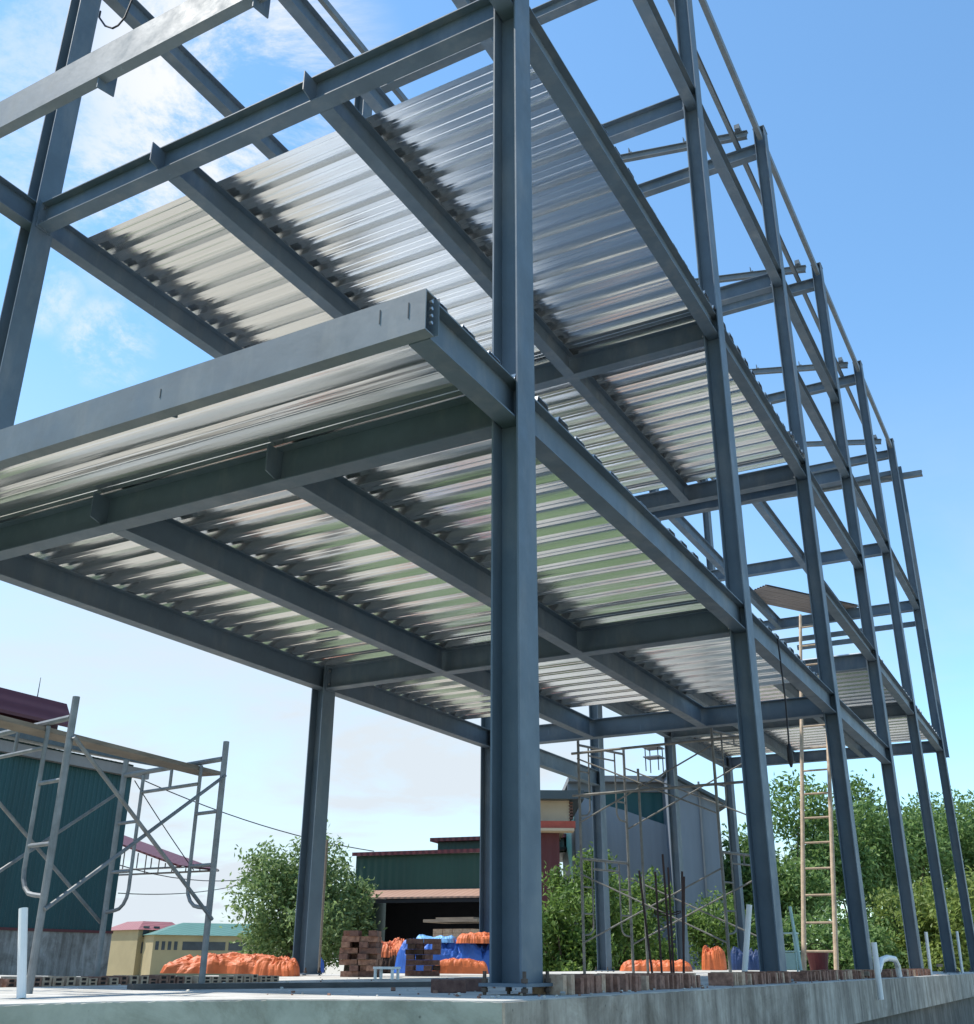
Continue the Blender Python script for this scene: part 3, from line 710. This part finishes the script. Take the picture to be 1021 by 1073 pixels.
# small things near the right columns
a = onslab(830,1022.5)
tr = thing('trolley', 'pale mint metal trolley standing on the slab just right of the second right column', 'trolley', a, .35)
for sx_ in (-1,1):
    for sy_ in (-1,1): mb = MB(); mb.tube([a+V((sx_*.13,sy_*.12,.0)), a+V((sx_*.11,sy_*.12,.62))], .014, 8); under(tr, mb, 'leg', M['mint'])
for z in (.34,.60): mb = MB(); mb.box(a+V((0,0,z)),(.28,.28,.02)); under(tr, mb, 'shelf', M['mint'])
mb = MB(); mb.box(a+V((0,-.135,.20)),(.22,.008,.24)); under(tr, mb, 'panel', M['mint'])
a = onslab(859,1019)
tb = thing('bucket', 'dark red bucket on the slab behind the foot of the ladder', 'bucket', a)
mb = MB(); n = 18; mb.tube([a+V((0,0,0)),a+V((0,0,.02)),a+V((0,0,.40)),a+V((0,0,.43))],[.17,.18,.24,.25],n); under(tb, mb, 'tub', M['dkred'])
mb = MB(); mb.tube([a+V((.24*cos(t),.02,.42+.16*sin(t))) for t in [pi*k/10 for k in range(11)]], .008, 6); under(tb, mb, 'handle', M['rust'])
c = atx(921,1027,0,XR+.075); mb = MB()
mb.tube([V((c.x,c.y,SL-.22)), V((c.x,c.y,.34))], .034, 12); 
vp = thing('drain_pipe', 'white bent plastic drain pipe on the rim behind the third right column', 'pipe', (c.x,c.y,SL-.22)); under(vp, mb, 'riser', M['pvc'])
mb = MB(); mb.tube([V((c.x,c.y+.06,.02)), V((c.x,c.y+.35,.14)), V((c.x-.05,c.y+1.1,.17)), V((c.x-.1,c.y+2.0,.16)), V((c.x-.12,c.y+2.3,.08)), V((c.x-.12,c.y+2.35,-.06))], .038, 10); under(vp, mb, 'elbow', M['pvc'])
for px, py, h, lab in ((975,1016,.62,'thin white conduit standing between the fourth and fifth right columns'),(1008,1014,.75,'thin white conduit standing just right of the fifth right column')):
    c = atx(px,py,0,.1); mb = MB(); mb.tube([V((c.x,c.y,SL)), V((c.x+.02,c.y,h))], .028, 8); solo(mb,'conduit',M['pvc'],lab,'conduit','white conduits by the far right columns')
for px, py, lab in ((908,1022,'pale timber offcut on the brick rim right of the third right column'),(985,1013,'pale timber offcut lying beside the fourth right column')):
    c = atx(px,py,0,.08); mb = MB(); mb.box((c.x,c.y,c.z+.02),(.09,.9,.05),.15); solo(mb,'timber_offcut',M['wood'],lab,'timber','timber offcuts on the rim')
# hoist cable and loop of wire
c = atx(815,668,0,-.03); e = atx(823,800,0,-.03)
hc = thing('hanging_cable', 'black cable with a hook block hanging from the lower right edge beam', 'cable', (c.x,c.y,e.z))
mb = MB(); mb.tube([V((c.x,c.y,3.86)), V((c.x+.015,c.y,3.0)), V((c.x,c.y,e.z+.25))], .011, 7); under(hc, mb, 'rope', M['cable'])
mb = MB(); mb.tube([V((c.x,c.y,e.z+.28)), V((c.x,c.y,e.z+.22)), V((c.x,c.y,e.z+.08)), V((c.x,c.y,e.z))],[.014,.032,.036,.012],10); under(hc, mb, 'hook_block', M['cable'])
w0 = atx(104,18,1,.13); w1 = atx(118,29.5,1,.13); w2 = atx(131,18,1,.13)
mb = MB(); mb.tube([V((w0.x,w0.y,w0.z+.1)),w0,(w0+w1)/2+V((0,0,-.05)),w1,(w1+w2)/2+V((0,0,-.04)),w2,V((w2.x+.1,w2.y,w2.z+.35))], .012, 7)
solo(mb,'wire_loop',M['cable'],'thin dark wire hanging in a loop beside the upper left column','wire')
# tan roofing sheets laid across the rear joists
rs = thing('roofing_sheets', 'stack of tan corrugated roofing sheets lying slantwise on the upper rear joists', 'roofing sheets', (-3.0,24.0,ZN+HB+.004), radians(58))
for k in range(3):
    mb = MB(); prof = []
    for i in range(12): prof += [(-.62+i*.105,0),(-.62+i*.105+.04,0),(-.62+i*.105+.055,.022),(-.62+i*.105+.09,.022)]
    full = prof+[(x,z+.004) for x,z in prof[::-1]]
    vs = [(X_,y,z) for X_ in (-2.0,1.6) for y,z in full]; n = len(full)
    fs = [(i,(i+1)%n,n+(i+1)%n,n+i) for i in range(n)]; h_ = len(prof)
    for bse in (0,n): fs += [(bse+i,bse+i+1,bse+n-2-i,bse+n-1-i) for i in range(h_-1)]
    mb.add(vs,fs); o = mb.build('sheet', M['tan_sheet'], rs); o.location = (random.uniform(-.05,.05),random.uniform(-.03,.03),.005+k*.03)

# ------------------------------------------------------------------ buildings
def wallbox(root, name, a, b, m_): mb = MB(); mb.box2(a,b); return under(root, mb, name, m_)
GZ = -1.42
# teal shed on the left (long wall parallel to the frame)
XT = -26.0; YT = 20.98
ts = thing('metal_shed', 'dark teal corrugated metal shed on a grey concrete base at the left', 'shed', (XT,YT,GZ))
mb = MB(); prof = []
yy = -16.0
while yy < YT-.2: prof += [(yy,0),(yy+.11,0),(yy+.14,.03),(yy+.17,.03)]; yy += .2
prof += [(YT,0)]
full = prof+[(YT,-.08),(-16.0,-.08)]
mb.extrude(full, (XT,0,.92), (XT,0,6.40), (0,1,0), (1,0,0)); under(ts, mb, 'wall', M['teal'])
wallbox(ts, 'base_wall', (XT-.25,-16,GZ-.1), (XT+.06,YT,.88), concrete('streaked_base',(.24,.23,.21),(.36,.35,.33)))
wallbox(ts, 'sill_trim', (XT-.1,-16,.88), (XT+.09,YT+.02,.96), M['maroon'])
wallbox(ts, 'gable_wall', (XT-9,YT-.12,GZ), (XT-.0-.1,YT,6.3), M['teal'])
mb = MB(); mb.poly([(XT+.5,-16,6.40),(XT+.5,YT+.8,6.40),(XT-6,YT+.8,7.7),(XT-6,-16,7.7)], .27, (0,0,1)); under(ts, mb, 'roof', M['teal_roof'])
wallbox(ts, 'eave_beam', (XT+.06,-16,5.95), (XT+.30,YT+.5,6.28), M['greyroof'])
u = atx(68,745,0,-31.0)
mb = MB(); mb.poly([(-17.2,-16,4.75),(-17.2,u.y-1.0,4.75),(-17.2,u.y,5.15),(-31.1,u.y,5.55),(-31.1,-16,5.55)][:0] or [(-31.0,-16,u.z-1.1),(-31.0,u.y-.2,u.z-1.1),(-31.0,u.y-.2,u.z-.05),(-31.0,-16,u.z-.05)], .3, (-1,0,0)); under(ts, mb, 'monitor_wall', M['maroon'])
mb = MB(); mb.poly([(-30.4,-16,u.z-.62),(-30.4,u.y+.4,u.z-.62),(-21.75,u.y+.4,u.z-.05),(-24.5,u.y+.4,u.z+.5),(-24.5,-16,u.z+.5),(-21.75,-16,u.z-.05)][:0] or [(-30.4,-16,u.z-.75),(-30.4,u.y+.0,u.z-.75),(-30.95,u.y+.0,u.z+.15),(-30.95,-16,u.z+.15)], .12, (0,0,1)); under(ts, mb, 'monitor_fascia', M['redroof'])
mb = MB(); mb.poly([(-31.0,-16,u.z+.15),(-31.0,u.y+.0,u.z+.15),(-34.5,u.y+.0,u.z+.75),(-34.5,-16,u.z+.75)], .12, (0,0,1)); under(ts, mb, 'monitor_roof', M['redroof'])
p_ = atx(38,737,0,-31.1); mb = MB(); mb.tube([V((p_.x,p_.y,p_.z-.15)),V((p_.x,p_.y,p_.z+.18)),V((p_.x,p_.y,p_.z+.25)),V((p_.x,p_.y,p_.z+1.0))],[.06,.06,.02,.01],8); under(ts, mb, 'vent_mast', M['cable'])
# lean-to awning beyond the shed
AY = 27.0
c0, c1 = atx(118,884,1,AY), atx(207,908,1,AY); c2 = atx(117,912,1,AY); c3 = atx(212,916,1,AY)
aw = thing('awning', 'red roofed lean-to awning with steel trusses behind the teal shed', 'awning', (c0.x,AY,c2.z))
mb = MB(); mb.poly([(c0.x-3,AY-.1,c0.z+.9),(c0.x-3,AY+2.2,c0.z+.9),(c1.x-.9,AY+2.2,c1.z),(c1.x-.9,AY-.1,c1.z)], .08, (0,0,1)); under(aw, mb, 'roof', M['redroof'])
for k in range(2):
    y = AY+.05+k*2.0; 
    for i in range(5):
        pass
    mb = MB(); zt = lambda x: c1.z+(c0.z+.9-c1.z)*(c1.x-.9-x)/(c1.x-.9-c0.x+3)-.06
    mb.tube([V((c0.x-3,y,c2.z)),V((c1.x-.75,y,c2.z))], .04, 6); tr_ = under(aw, mb, 'truss', M['greyroof'])
    for i in range(8):
        x = c1.x-1.0-i*.8; mb = MB(); mb.tube([V((x,y,c2.z)),V((x,y,zt(x)))], .025, 6); sub(tr_, mb, 'strut', M['greyroof'], aw)
for k in (0,1):
    mb = MB(); mb.tube([V((c0.x-2.4,AY+.05+k*2.0,GZ)),V((c0.x-2.4,AY+.05+k*2.0,c2.z))], .07, 8); under(aw, mb, 'post', M['greyroof'])
# oriented building helper : front-left corner a, unit directions ex (along front) and ey (back)
def frame_axes(a, b): ex = V((b.x-a.x,b.y-a.y,0)); L = ex.length; ex.normalize(); return ex, V((-ex.y,ex.x,0)), L
def obox(root, name, m_, o, ex, ey, x0, x1, y0, y1, z0, z1, parent=None):
    mb = MB(); vs = [o+ex*x+ey*y+V((0,0,z)) for x in (x0,x1) for y in (y0,y1) for z in (z0,z1)]
    mb.add(vs, [(0,1,3,2),(4,6,7,5),(0,4,5,1),(2,3,7,6),(0,2,6,4),(1,5,7,3)])
    return sub(parent, mb, name, m_, root) if parent else under(root, mb, name, m_)
# yellow two storey house with a red roof, and a long hall with a green roof
def bldg(name, lab, cat, pa, pb, da, db):
    a, b = atd(*pa, da), atd(*pb, db); a.z = b.z = 0
    ex, ey, L = frame_axes(a,b); o = V((a.x,a.y,0)); r = thing(name, lab, cat, (a.x,a.y,GZ)); return r, o, ex, ey, L
r, o, ex, ey, L = bldg('house', 'yellow house with a pink red roof far behind the scaffold', 'house', (141,1010), (172,1010), 95, 97)
H1 = atd(150,974,95).z; H2 = atd(150,964,95).z
obox(r,'wall',M['yellow'],o,ex,ey,0,L,0,6,GZ,H1)
mb = MB(); mb.add([o+ex*x+ey*y+V((0,0,z)) for x,y,z in ((-.3,-.4,H1),(L+1.6,-.4,H1),(L+1.6,6.4,H1),(-.3,6.4,H1),(1.2,1.5,H2),(L+1.2,1.5,H2),(L+1.2,4.5,H2),(1.2,4.5,H2))], [(0,1,5,4),(1,2,6,5),(2,3,7,6),(3,0,4,7),(4,5,6,7),(3,2,1,0)]); under(r, mb, 'roof', M['redpink'])
for z in (.6,2.0,):
    for x in (.45,1.5): obox(r,'window',M['window'],o,ex,ey,x,x+.6,-.03,.05,z,z+.95)
r, o, ex, ey, L = bldg('hall', 'long yellow hall with a pale green roof far behind the orange tarps', 'hall', (158,1010), (312,1010), 92, 98)
H1 = atd(200,979,92).z; H2 = atd(240,966,95).z
obox(r,'wall',M['yellow'],o,ex,ey,0,L,0,9,GZ,H1)
mb = MB(); mb.add([o+ex*x+ey*y+V((0,0,z)) for x,y,z in ((-.3,-.5,H1-.05),(L+.5,-.5,H1-.05),(L+.5,9.4,H1),(-.3,9.4,H1),(3.4,4,H2),(L-1,4,H2))], [(0,1,5,4),(1,2,5),(2,3,4,5),(3,0,4),(3,2,1,0)]); under(r, mb, 'roof', M['greenroof'])
zw0, zw1 = atd(220,996,94).z, atd(220,987,94).z
for i in range(4): obox(r,'window',M['window'],o,ex,ey,.2+i*.55,.5+i*.55,-.03,.05,zw0,zw1)
for i in range(3): obox(r,'window',M['window'],o,ex,ey,2.6+i*2.1,4.4+i*2.1,-.03,.05,zw0,zw1)
for i in range(5): obox(r,'window',M['window'],o,ex,ey,9.1+i*.55,9.4+i*.55,-.03,.05,zw0,zw1)
r, o, ex, ey, L = bldg('house', 'small grey roofed house far away at the right end of the teal shed', 'house', (96,1010), (142,1010), 110, 110)
zt_ = atd(120,994,110).z; obox(r,'wall',M['greyroof'],o,ex,ey,0,L,0,6,GZ,zt_-1); 
mb = MB(); mb.add([o+ex*x+ey*y+V((0,0,z)) for x,y,z in ((-.4,-.8,zt_-1),(L+.4,-.8,zt_-1),(L+.4,6.4,zt_-1),(-.4,6.4,zt_-1),(0,3,zt_+.8),(L,3,zt_+.8))],[(0,1,5,4),(1,2,5),(2,3,4,5),(3,0,4),(3,2,1,0)]); under(r, mb, 'roof', M['teal_roof'])
# dark green workshop with a tan awning
r, o, ex, ey, L = bldg('workshop', 'dark green workshop with a tan awning over a black opening behind the brick stack', 'workshop', (372,1010), (520,1010), 46, 44)
D0 = 45.5
zt = atd(440,892,D0).z; za = atd(440,943,D0).z; zc = atd(440,935,D0).z
obox(r,'wall',M['greenwall'],o,ex,ey,-.2,L+2,0,.3,zc,zt)
obox(r,'side_wall',M['greenwall'],o,ex,ey,-.2,.1,.3,14,GZ,zt-.2)
obox(r,'pier',M['greyroof'],o,ex,ey,-.2,.25,0,.3,GZ,zc-.02)
obox(r,'opening',M['black'],o,ex,ey,.25,L+2,2.5,2.8,GZ,zc)  # black panel paints the shade inside the open front
mb = MB(); q = [(-.3,-.25,zt-.02),(L+2.2,-.25,zt+.0),(L+2.2,14,zt+1.3),(-.3,14,zt+1.3)]; mb.poly([o+ex*x+ey*y+V((0,0,z)) for x,y,z in q], .16, (0,0,1)); rf_ = under(r, mb, 'roof', M['redroof'])
zr = atd(440,880,D0+5).z
obox(r,'monitor',M['greenwall'],o,ex,ey,2.2,L+2,4,9,zt+.3,zr-.05); obox(r,'monitor_roof',M['maroon'],o,ex,ey,1.9,L+2.3,3.7,9.3,zr-.05,zr+.12)
mb = MB(); q = [(-.4,-1.6,za),(L+2,-1.6,za),(L+2,-.01,zc+.1),(-.4,-.01,zc+.1)]; mb.poly([o+ex*x+ey*y+V((0,0,z)) for x,y,z in q], .07, (0,0,1)); under(r, mb, 'awning', M['tanroof'])
obox(r,'awning_beam',M['cable'],o,ex,ey,-.3,L+2,-1.55,-1.42,za-.16,za-.02)
# cream upper storey with red trim and maroon front
r, o, ex, ey, L = bldg('shop_house', 'cream walled building with red trim and maroon front right of the corner column', 'building', (545,1010), (601,1010), 36, 36)
D0 = 36; z = lambda py: atd(575,py,D0).z
obox(r,'upper_wall',M['cream'],o,ex,ey,0,L,0,8,z(856),z(829))
obox(r,'roof',M['teal_roof'],o,ex,ey,-.4,L+.5,-.5,8.5,z(829),z(819))
obox(r,'red_trim',M['redtrim'],o,ex,ey,-.2,L+.15,-.6,0,z(863),z(855)); obox(r,'white_band',M['cream'],o,ex,ey,-.2,L+.1,-.7,-.0,z(866.5),z(863.4))
obox(r,'front',M['maroon'],o,ex,ey,0,L-.4,-.05,7.9,GZ,z(867))
for i in range(7): obox(r,'quoin',M['brick_dark'],o,ex,ey,L-.02,L+.12,-.06,.2,z(854-i*3.6),z(852.2-i*3.6))
# blue grey workshop with a teal upper wall
r, o, ex, ey, L = bldg('warehouse', 'blue grey clad warehouse with a teal upper wall behind the central scaffold', 'warehouse', (606,1010), (764,1010), 40, 40)
D0 = 40; z = lambda py: atd(690,py,D0).z; X = lambda px: (atd(px,1010,40)-o).dot(ex)
mb = MB(); q = [(X(606),z(822)),(X(632),z(833)),(X(660),z(841)),(X(692),z(853)),(X(706),z(858)),(X(706),GZ),(X(606),GZ)]
mb.poly([o+ex*x+ey*(-.2)+V((0,0,zz_)) for x,zz_ in q], .2, ey); under(r, mb, 'front_wall', M['bluegrey'])
obox(r,'upper_wall',M['tealwall'],o,ex,ey,X(611),X(706),.35,10,GZ,z(818)); obox(r,'grey_band',M['bluegrey'],o,ex,ey,X(600),X(706),.25,.345,z(818),z(808))
obox(r,'roof',M['greyroof'],o,ex,ey,X(600),X(712),-.3,10.4,z(808),z(801))
mb = MB(); q = [(X(706),GZ),(X(758),GZ),(X(758),z(832)),(X(706),z(802))]
mb.poly([o+ex*x+ey*(-1.2)+V((0,0,zz_)) for x,zz_ in q], 9, ey); under(r, mb, 'tall_block', M['bluegrey'])
mb = MB(); q = [(X(703),z(799.5)),(X(768),z(837)),(X(768),z(841)),(X(703),z(803))]
mb.poly([o+ex*x+ey*(-1.6)+V((0,0,zz_)) for x,zz_ in q], 9.6, ey); under(r, mb, 'block_roof', M['teal_roof'])
obox(r,'pipe_column',M['greyroof'],o,ex,ey,X(738),X(740),-1.3,-1.21,GZ,z(812))
c = atd(686,801,44); rk = thing('roof_rack', 'small metal tank rack standing on the warehouse roof', 'rack', (c.x,c.y,c.z))
for dx in (-.28,.28):
    for dy in (-.28,.28): mb = MB(); mb.tube([c+V((dx,dy,-.3)),c+V((dx,dy,.75))],.025,6); under(rk, mb,'post',M['cable'])
for zz_ in (.28,.68):
    mb = MB(); mb.box(c+V((0,0,zz_)),(.72,.72,.05)); under(rk, mb,'shelf',M['greyroof'])

# ------------------------------------------------------------------ trees
def leaf_card(mb_v, mb_f, c, s, rnd):
    n = V((rnd.gauss(0,1),rnd.gauss(0,1),rnd.gauss(0,1)+.5)).normalized(); t = n.orthogonal().normalized(); t = Matrix.Rotation(rnd.uniform(0,6.28),3,n) @ t; w = n.cross(t)
    a, b = s*rnd.uniform(.8,1.3), s*rnd.uniform(.35,.55); i = len(mb_v)
    mb_v += [c-t*a*.5, c+w*b*.5+n*b*.12, c+t*a*.5, c-w*b*.5+n*b*.12]; mb_f.append((i,i+1,i+2,i+3))
def crown(clumps, n, s, seed, holes=0):
    rnd = random.Random(seed); vs = []; fs = []
    tot = sum(r**2.2 for _,r in clumps)
    for c, r in clumps:
        # each clump carries sprigs : tight groups of leaves near its surface
        k = int(n*r**2.2/tot/9)+1
        for _ in range(k):
            d = V((rnd.gauss(0,1),rnd.gauss(0,1),rnd.gauss(0,1))).normalized(); q = c+d*r*(rnd.random()**.28)*V((1,1,.9)).length/1.68
            for _ in range(9): leaf_card(vs, fs, q+V((rnd.gauss(0,1),rnd.gauss(0,1),rnd.gauss(0,1)))*s*.9, s, rnd)
    mb = MB(); mb.v = [tuple(v) for v in vs]; mb.f = fs; mb.m = [0]*len(fs); return mb
def tree(name, base, h, rad, m_, lab, seed, n=6000, s=.22, cz=.60, nc=26, group=None, cat='tree', trunk=.16, squash=.42, low=.0):
    rnd = random.Random(seed); base = V(base); t = thing(name, lab, cat, base, 0, group)
    cl = []
    cc = base+V((0,0,h*cz)); hz = h*squash; n = int(n*2.0)
    for i in range(nc):
        d = V((rnd.gauss(0,1),rnd.gauss(0,1),rnd.gauss(0,1))).normalized(); f = rnd.uniform(.35,1.0)
        cl.append((cc+V((d.x*rad*f, d.y*rad*f, d.z*hz*f)), rad*rnd.uniform(.24,.46)*(1.15 if nc < 18 else 1)))
    # limbs
    mb = MB(); top = base+V((rnd.uniform(-.2,.2),rnd.uniform(-.2,.2),h*cz))
    mid = base+(top-base)*.5+V((rnd.uniform(-.15,.15),0,0))
    mb.tube([base, mid, top], [trunk,trunk*.75,trunk*.35], 9); tk = under(t, mb, 'trunk', M['bark'])
    for i in range(7):
        e = cl[i*3 % len(cl)][0]; st_ = base+(top-base)*rnd.uniform(.35,.8); md = (st_+e)/2+V((0,0,-.08*h*rnd.random()))
        mb = MB(); mb.tube([st_, md, e], [trunk*.42,trunk*.28,trunk*.10], 6); sub(tk, mb, 'limb', M['bark'], t)
    under(t, crown(cl, n, s, seed+1), 'crown', M[m_])
    return t
def gp(px, d, py=1012): a = atd(px,py,d); return V((a.x,a.y,GZ))
def hof(px, py, d): return atd(px,py,d).z-GZ
tree('tree', gp(302,40), hof(300,882,40), 2.35, 'leaf_mid', 'round green tree standing behind the left steel column', 31, 7000, .21, .62, 30, squash=.40)
tree('tree', gp(362,42), hof(350,893,42), 1.6, 'leaf_mid', 'narrow green tree close to the left end of the green workshop', 33, 4200, .21, .60, 20, squash=.42)
TR = 'tall trees behind the right columns'
tree('tree', gp(838,42), hof(835,822,42)*.98, 2.9, 'leaf_dark', 'dark tree with an open crown directly behind the ladder', 35, 9000, .24, .60, 17, TR, squash=.42)
tree('tree', gp(905,45), hof(915,800,45), 2.7, 'leaf_dark', 'tall dark tree rising between the third and fourth right columns', 37, 9000, .24, .60, 17, TR, squash=.43)
tree('tree', gp(958,46), hof(955,808,46), 2.3, 'leaf_dark', 'tall dark tree rising between the fourth and fifth right columns', 39, 7000, .24, .60, 17, TR, squash=.43)
tree('tree', gp(1015,48), hof(1010,815,48), 2.9, 'leaf_dark', 'dark tree at the right edge beyond the last columns', 41, 8000, .24, .58, 17, TR, squash=.44)
tree('tree', gp(1085,50), hof(1010,800,50), 3.2, 'leaf_dark', 'dark tree cut by the right edge of the view', 43, 6000, .26, .58, 17, TR, squash=.44)
tree('tree', gp(775,44), hof(775,880,44), 1.9, 'leaf_dark', 'low dark tree between the warehouse and the second right column', 45, 5000, .24, .5, 22, TR, squash=.5)
BG = 'leafy shrubs behind the slab'
def shrub(px, d, pyt, rad, m_, lab, seed, n=3500, s=.14, nc=20): return tree('shrub', gp(px,d), hof(px,pyt,d), rad, m_, lab, seed, n, s, .52, nc, BG, 'shrub', .06, .46)
shrub(585,24,888,.95,'leaf_bush','bright leafy shrub touching the right side of the corner column',51,5200)
shrub(612,26,862,.85,'leaf_bush','tallest bright shrub, in front of the maroon building',53,4200)
shrub(664,29,880,1.0,'leaf_bush','bright loose shrub behind the left leg of the rebar cluster',55,3600)
shrub(640,27,935,1.05,'leaf_bush','low dense shrub behind the central scaffold',57,3600)
shrub(690,30,960,.6,'leaf_bush','smallest bright shrub, just left of the rebar rods',59,1500)
shrub(752,34,905,1.1,'leaf_bush','yellow green shrub left of the second right column',61,3600)
shrub(988,34,905,1.6,'leaf_yel','pale yellow green shrub in front of the dark trees at far right',63,4800,.2)
shrub(952,36,925,1.0,'leaf_yel','small yellow green shrub behind the fourth right column',65,2600,.2)
shrub(880,34,960,1.7,'leaf_dark','dark undergrowth shrub behind the third right column',67,3600,.2)
shrub(830,34,965,1.5,'leaf_dark','dark undergrowth shrub behind the ladder',69,3400,.2)
shrub(925,36,970,1.5,'leaf_dark','dark undergrowth shrub between the third and fourth right columns',71,3200,.2)
shrub(1000,36,975,1.6,'leaf_dark','dark undergrowth shrub beyond the fifth right column',73,3200,.2)
# ------------------------------------------------------------------ overhead cables
def cab(pa, da, pb, db, sag, lab):
    a, b = atd(*pa,da), atd(*pb,db); mb = MB()
    mb.tube([a.lerp(b,t)-V((0,0,4*sag*t*(1-t))) for t in [k/14 for k in range(15)]], .02, 5)
    solo(mb,'power_cable',M['cable'],lab,'cable','overhead cables on the left')
cab((138,812),38,(392,892),44,.35,'upper overhead cable running from the teal shed to the green workshop')
cab((120,905),40,(330,900),60,.9,'sagging overhead cable between the red awning and the round tree')
cab((124,936),40,(270,922),60,.3,'lowest overhead cable passing under the red awning')
cab((141,818),38,(203,912),40,.05,'slack cable dropping from the teal shed to the awning tip')

# ------------------------------------------------------------------ sky + sun
SUN_EL, SUN_AZ = radians(58), math.atan2(-.92,-.27)      # azimuth as atan2(x, y)
sd = V((sin(SUN_AZ)*cos(SUN_EL), cos(SUN_AZ)*cos(SUN_EL), sin(SUN_EL)))
sl = bpy.data.lights.new('sun','SUN'); sl.energy = 3.3; sl.angle = radians(.53); sl.color = (1,.955,.88)
so_ = bpy.data.objects.new('sun', sl); COL.objects.link(so_); so_.rotation_euler = (-sd).to_track_quat('-Z','Y').to_euler(); so_.location = sd*60
wd = bpy.data.worlds.new('World'); sc.world = wd; wd.use_nodes = True; nt = wd.node_tree
bg = nt.nodes['Background']; bg.inputs['Strength'].default_value = .15
sk = N(nt,'ShaderNodeTexSky'); sk.sky_type = 'NISHITA'; sk.sun_disc = False; sk.sun_elevation = SUN_EL; sk.sun_rotation = SUN_AZ
sk.air_density = 1.0; sk.dust_density = .12; sk.ozone_density = 1.7
tc = N(nt,'ShaderNodeTexCoord'); sp = N(nt,'ShaderNodeSeparateXYZ'); nt.links.new(tc.outputs['Generated'], sp.inputs[0])
def mth(op, a, b=None, c=None, clamp=False):
    n = N(nt,'ShaderNodeMath', operation=op, use_clamp=clamp)
    for i, x in enumerate((a,b,c)):
        if x is None: continue
        if isinstance(x,(int,float)): n.inputs[i].default_value = x
        else: nt.links.new(x, n.inputs[i])
    return n.outputs[0]
def smooth(v, lo, hi):
    n = N(nt,'ShaderNodeMapRange', interpolation_type='SMOOTHSTEP'); n.inputs['From Min'].default_value = lo; n.inputs['From Max'].default_value = hi
    nt.links.new(v, n.inputs['Value']); return n.outputs[0]
zz = mth('ADD', mth('MAXIMUM', sp.outputs['Z'], 0.0), .16)
cmb = N(nt,'ShaderNodeCombineXYZ'); nt.links.new(mth('DIVIDE', sp.outputs['X'], zz), cmb.inputs[0]); nt.links.new(mth('DIVIDE', sp.outputs['Y'], zz), cmb.inputs[1])
def noise(scale, det=8, rough=.6, off=(0,0,0), st=(1,1,1)):
    mp = N(nt,'ShaderNodeMapping'); mp.inputs['Location'].default_value = off; mp.inputs['Scale'].default_value = st; nt.links.new(cmb.outputs[0], mp.inputs[0])
    n = N(nt,'ShaderNodeTexNoise'); n.inputs['Scale'].default_value = scale; n.inputs['Detail'].default_value = det; n.inputs['Roughness'].default_value = rough
    n.inputs['Distortion'].default_value = .4
    nt.links.new(mp.outputs[0], n.inputs['Vector']); return n.outputs['Fac']
def patch(px, py, r0, r1):
    d = ray(px,py).normalized(); n = N(nt,'ShaderNodeVectorMath', operation='DOT_PRODUCT'); n.inputs[1].default_value = d
    nt.links.new(tc.outputs['Generated'], n.inputs[0]); return smooth(n.outputs['Value'], cos(r1), cos(r0))
wisp = smooth(noise(3.4, 12, .72), .41, .60)
veil = smooth(noise(.9, 8, .6, (3,1,0)), .35, .75)
pm = mth('MAXIMUM', patch(235,90,.02,.17), mth('MULTIPLY', patch(200,190,.01,.15), .9))
pm = mth('MAXIMUM', pm, mth('MULTIPLY', patch(70,120,.02,.16), .45))
pm = mth('MAXIMUM', pm, mth('MULTIPLY', patch(112,358,.005,.05), .8))
pm = mth('MAXIMUM', pm, mth('MULTIPLY', patch(50,312,.005,.04), .6))
cl = mth('MULTIPLY', wisp, pm)
low = smooth(sp.outputs['Z'], .55, .12)
left = smooth(sp.outputs['X'], .05, -.75)
hz = mth('MULTIPLY', low, mth('ADD', mth('MULTIPLY', left, .70), mth('MULTIPLY', veil, .70)), clamp=True)
fac = mth('MAXIMUM', cl, hz, clamp=True)
tint = N(nt,'ShaderNodeMix', data_type='RGBA', blend_type='MULTIPLY'); tint.inputs[0].default_value = 1; tint.inputs[7].default_value = (.75,.965,1.0,1); nt.links.new(sk.outputs[0], tint.inputs[6])
mix0 = N(nt,'ShaderNodeMix', data_type='RGBA'); nt.links.new(hz, mix0.inputs[0]); nt.links.new(tint.outputs[2], mix0.inputs[6]); mix0.inputs[7].default_value = (2.72,3.02,3.30,1)
mix = N(nt,'ShaderNodeMix', data_type='RGBA'); nt.links.new(cl, mix.inputs[0]); nt.links.new(mix0.outputs[2], mix.inputs[6]); mix.inputs[7].default_value = (3.5,3.6,3.75,1)
nt.links.new(mix.outputs[2], bg.inputs['Color'])
vs = sc.view_settings; vs.view_transform = 'Standard'; vs.look = 'None'; vs.exposure = .9; vs.gamma = 1
sc.cycles.max_bounces = 8; sc.cycles.diffuse_bounces = 4; sc.cycles.glossy_bounces = 5
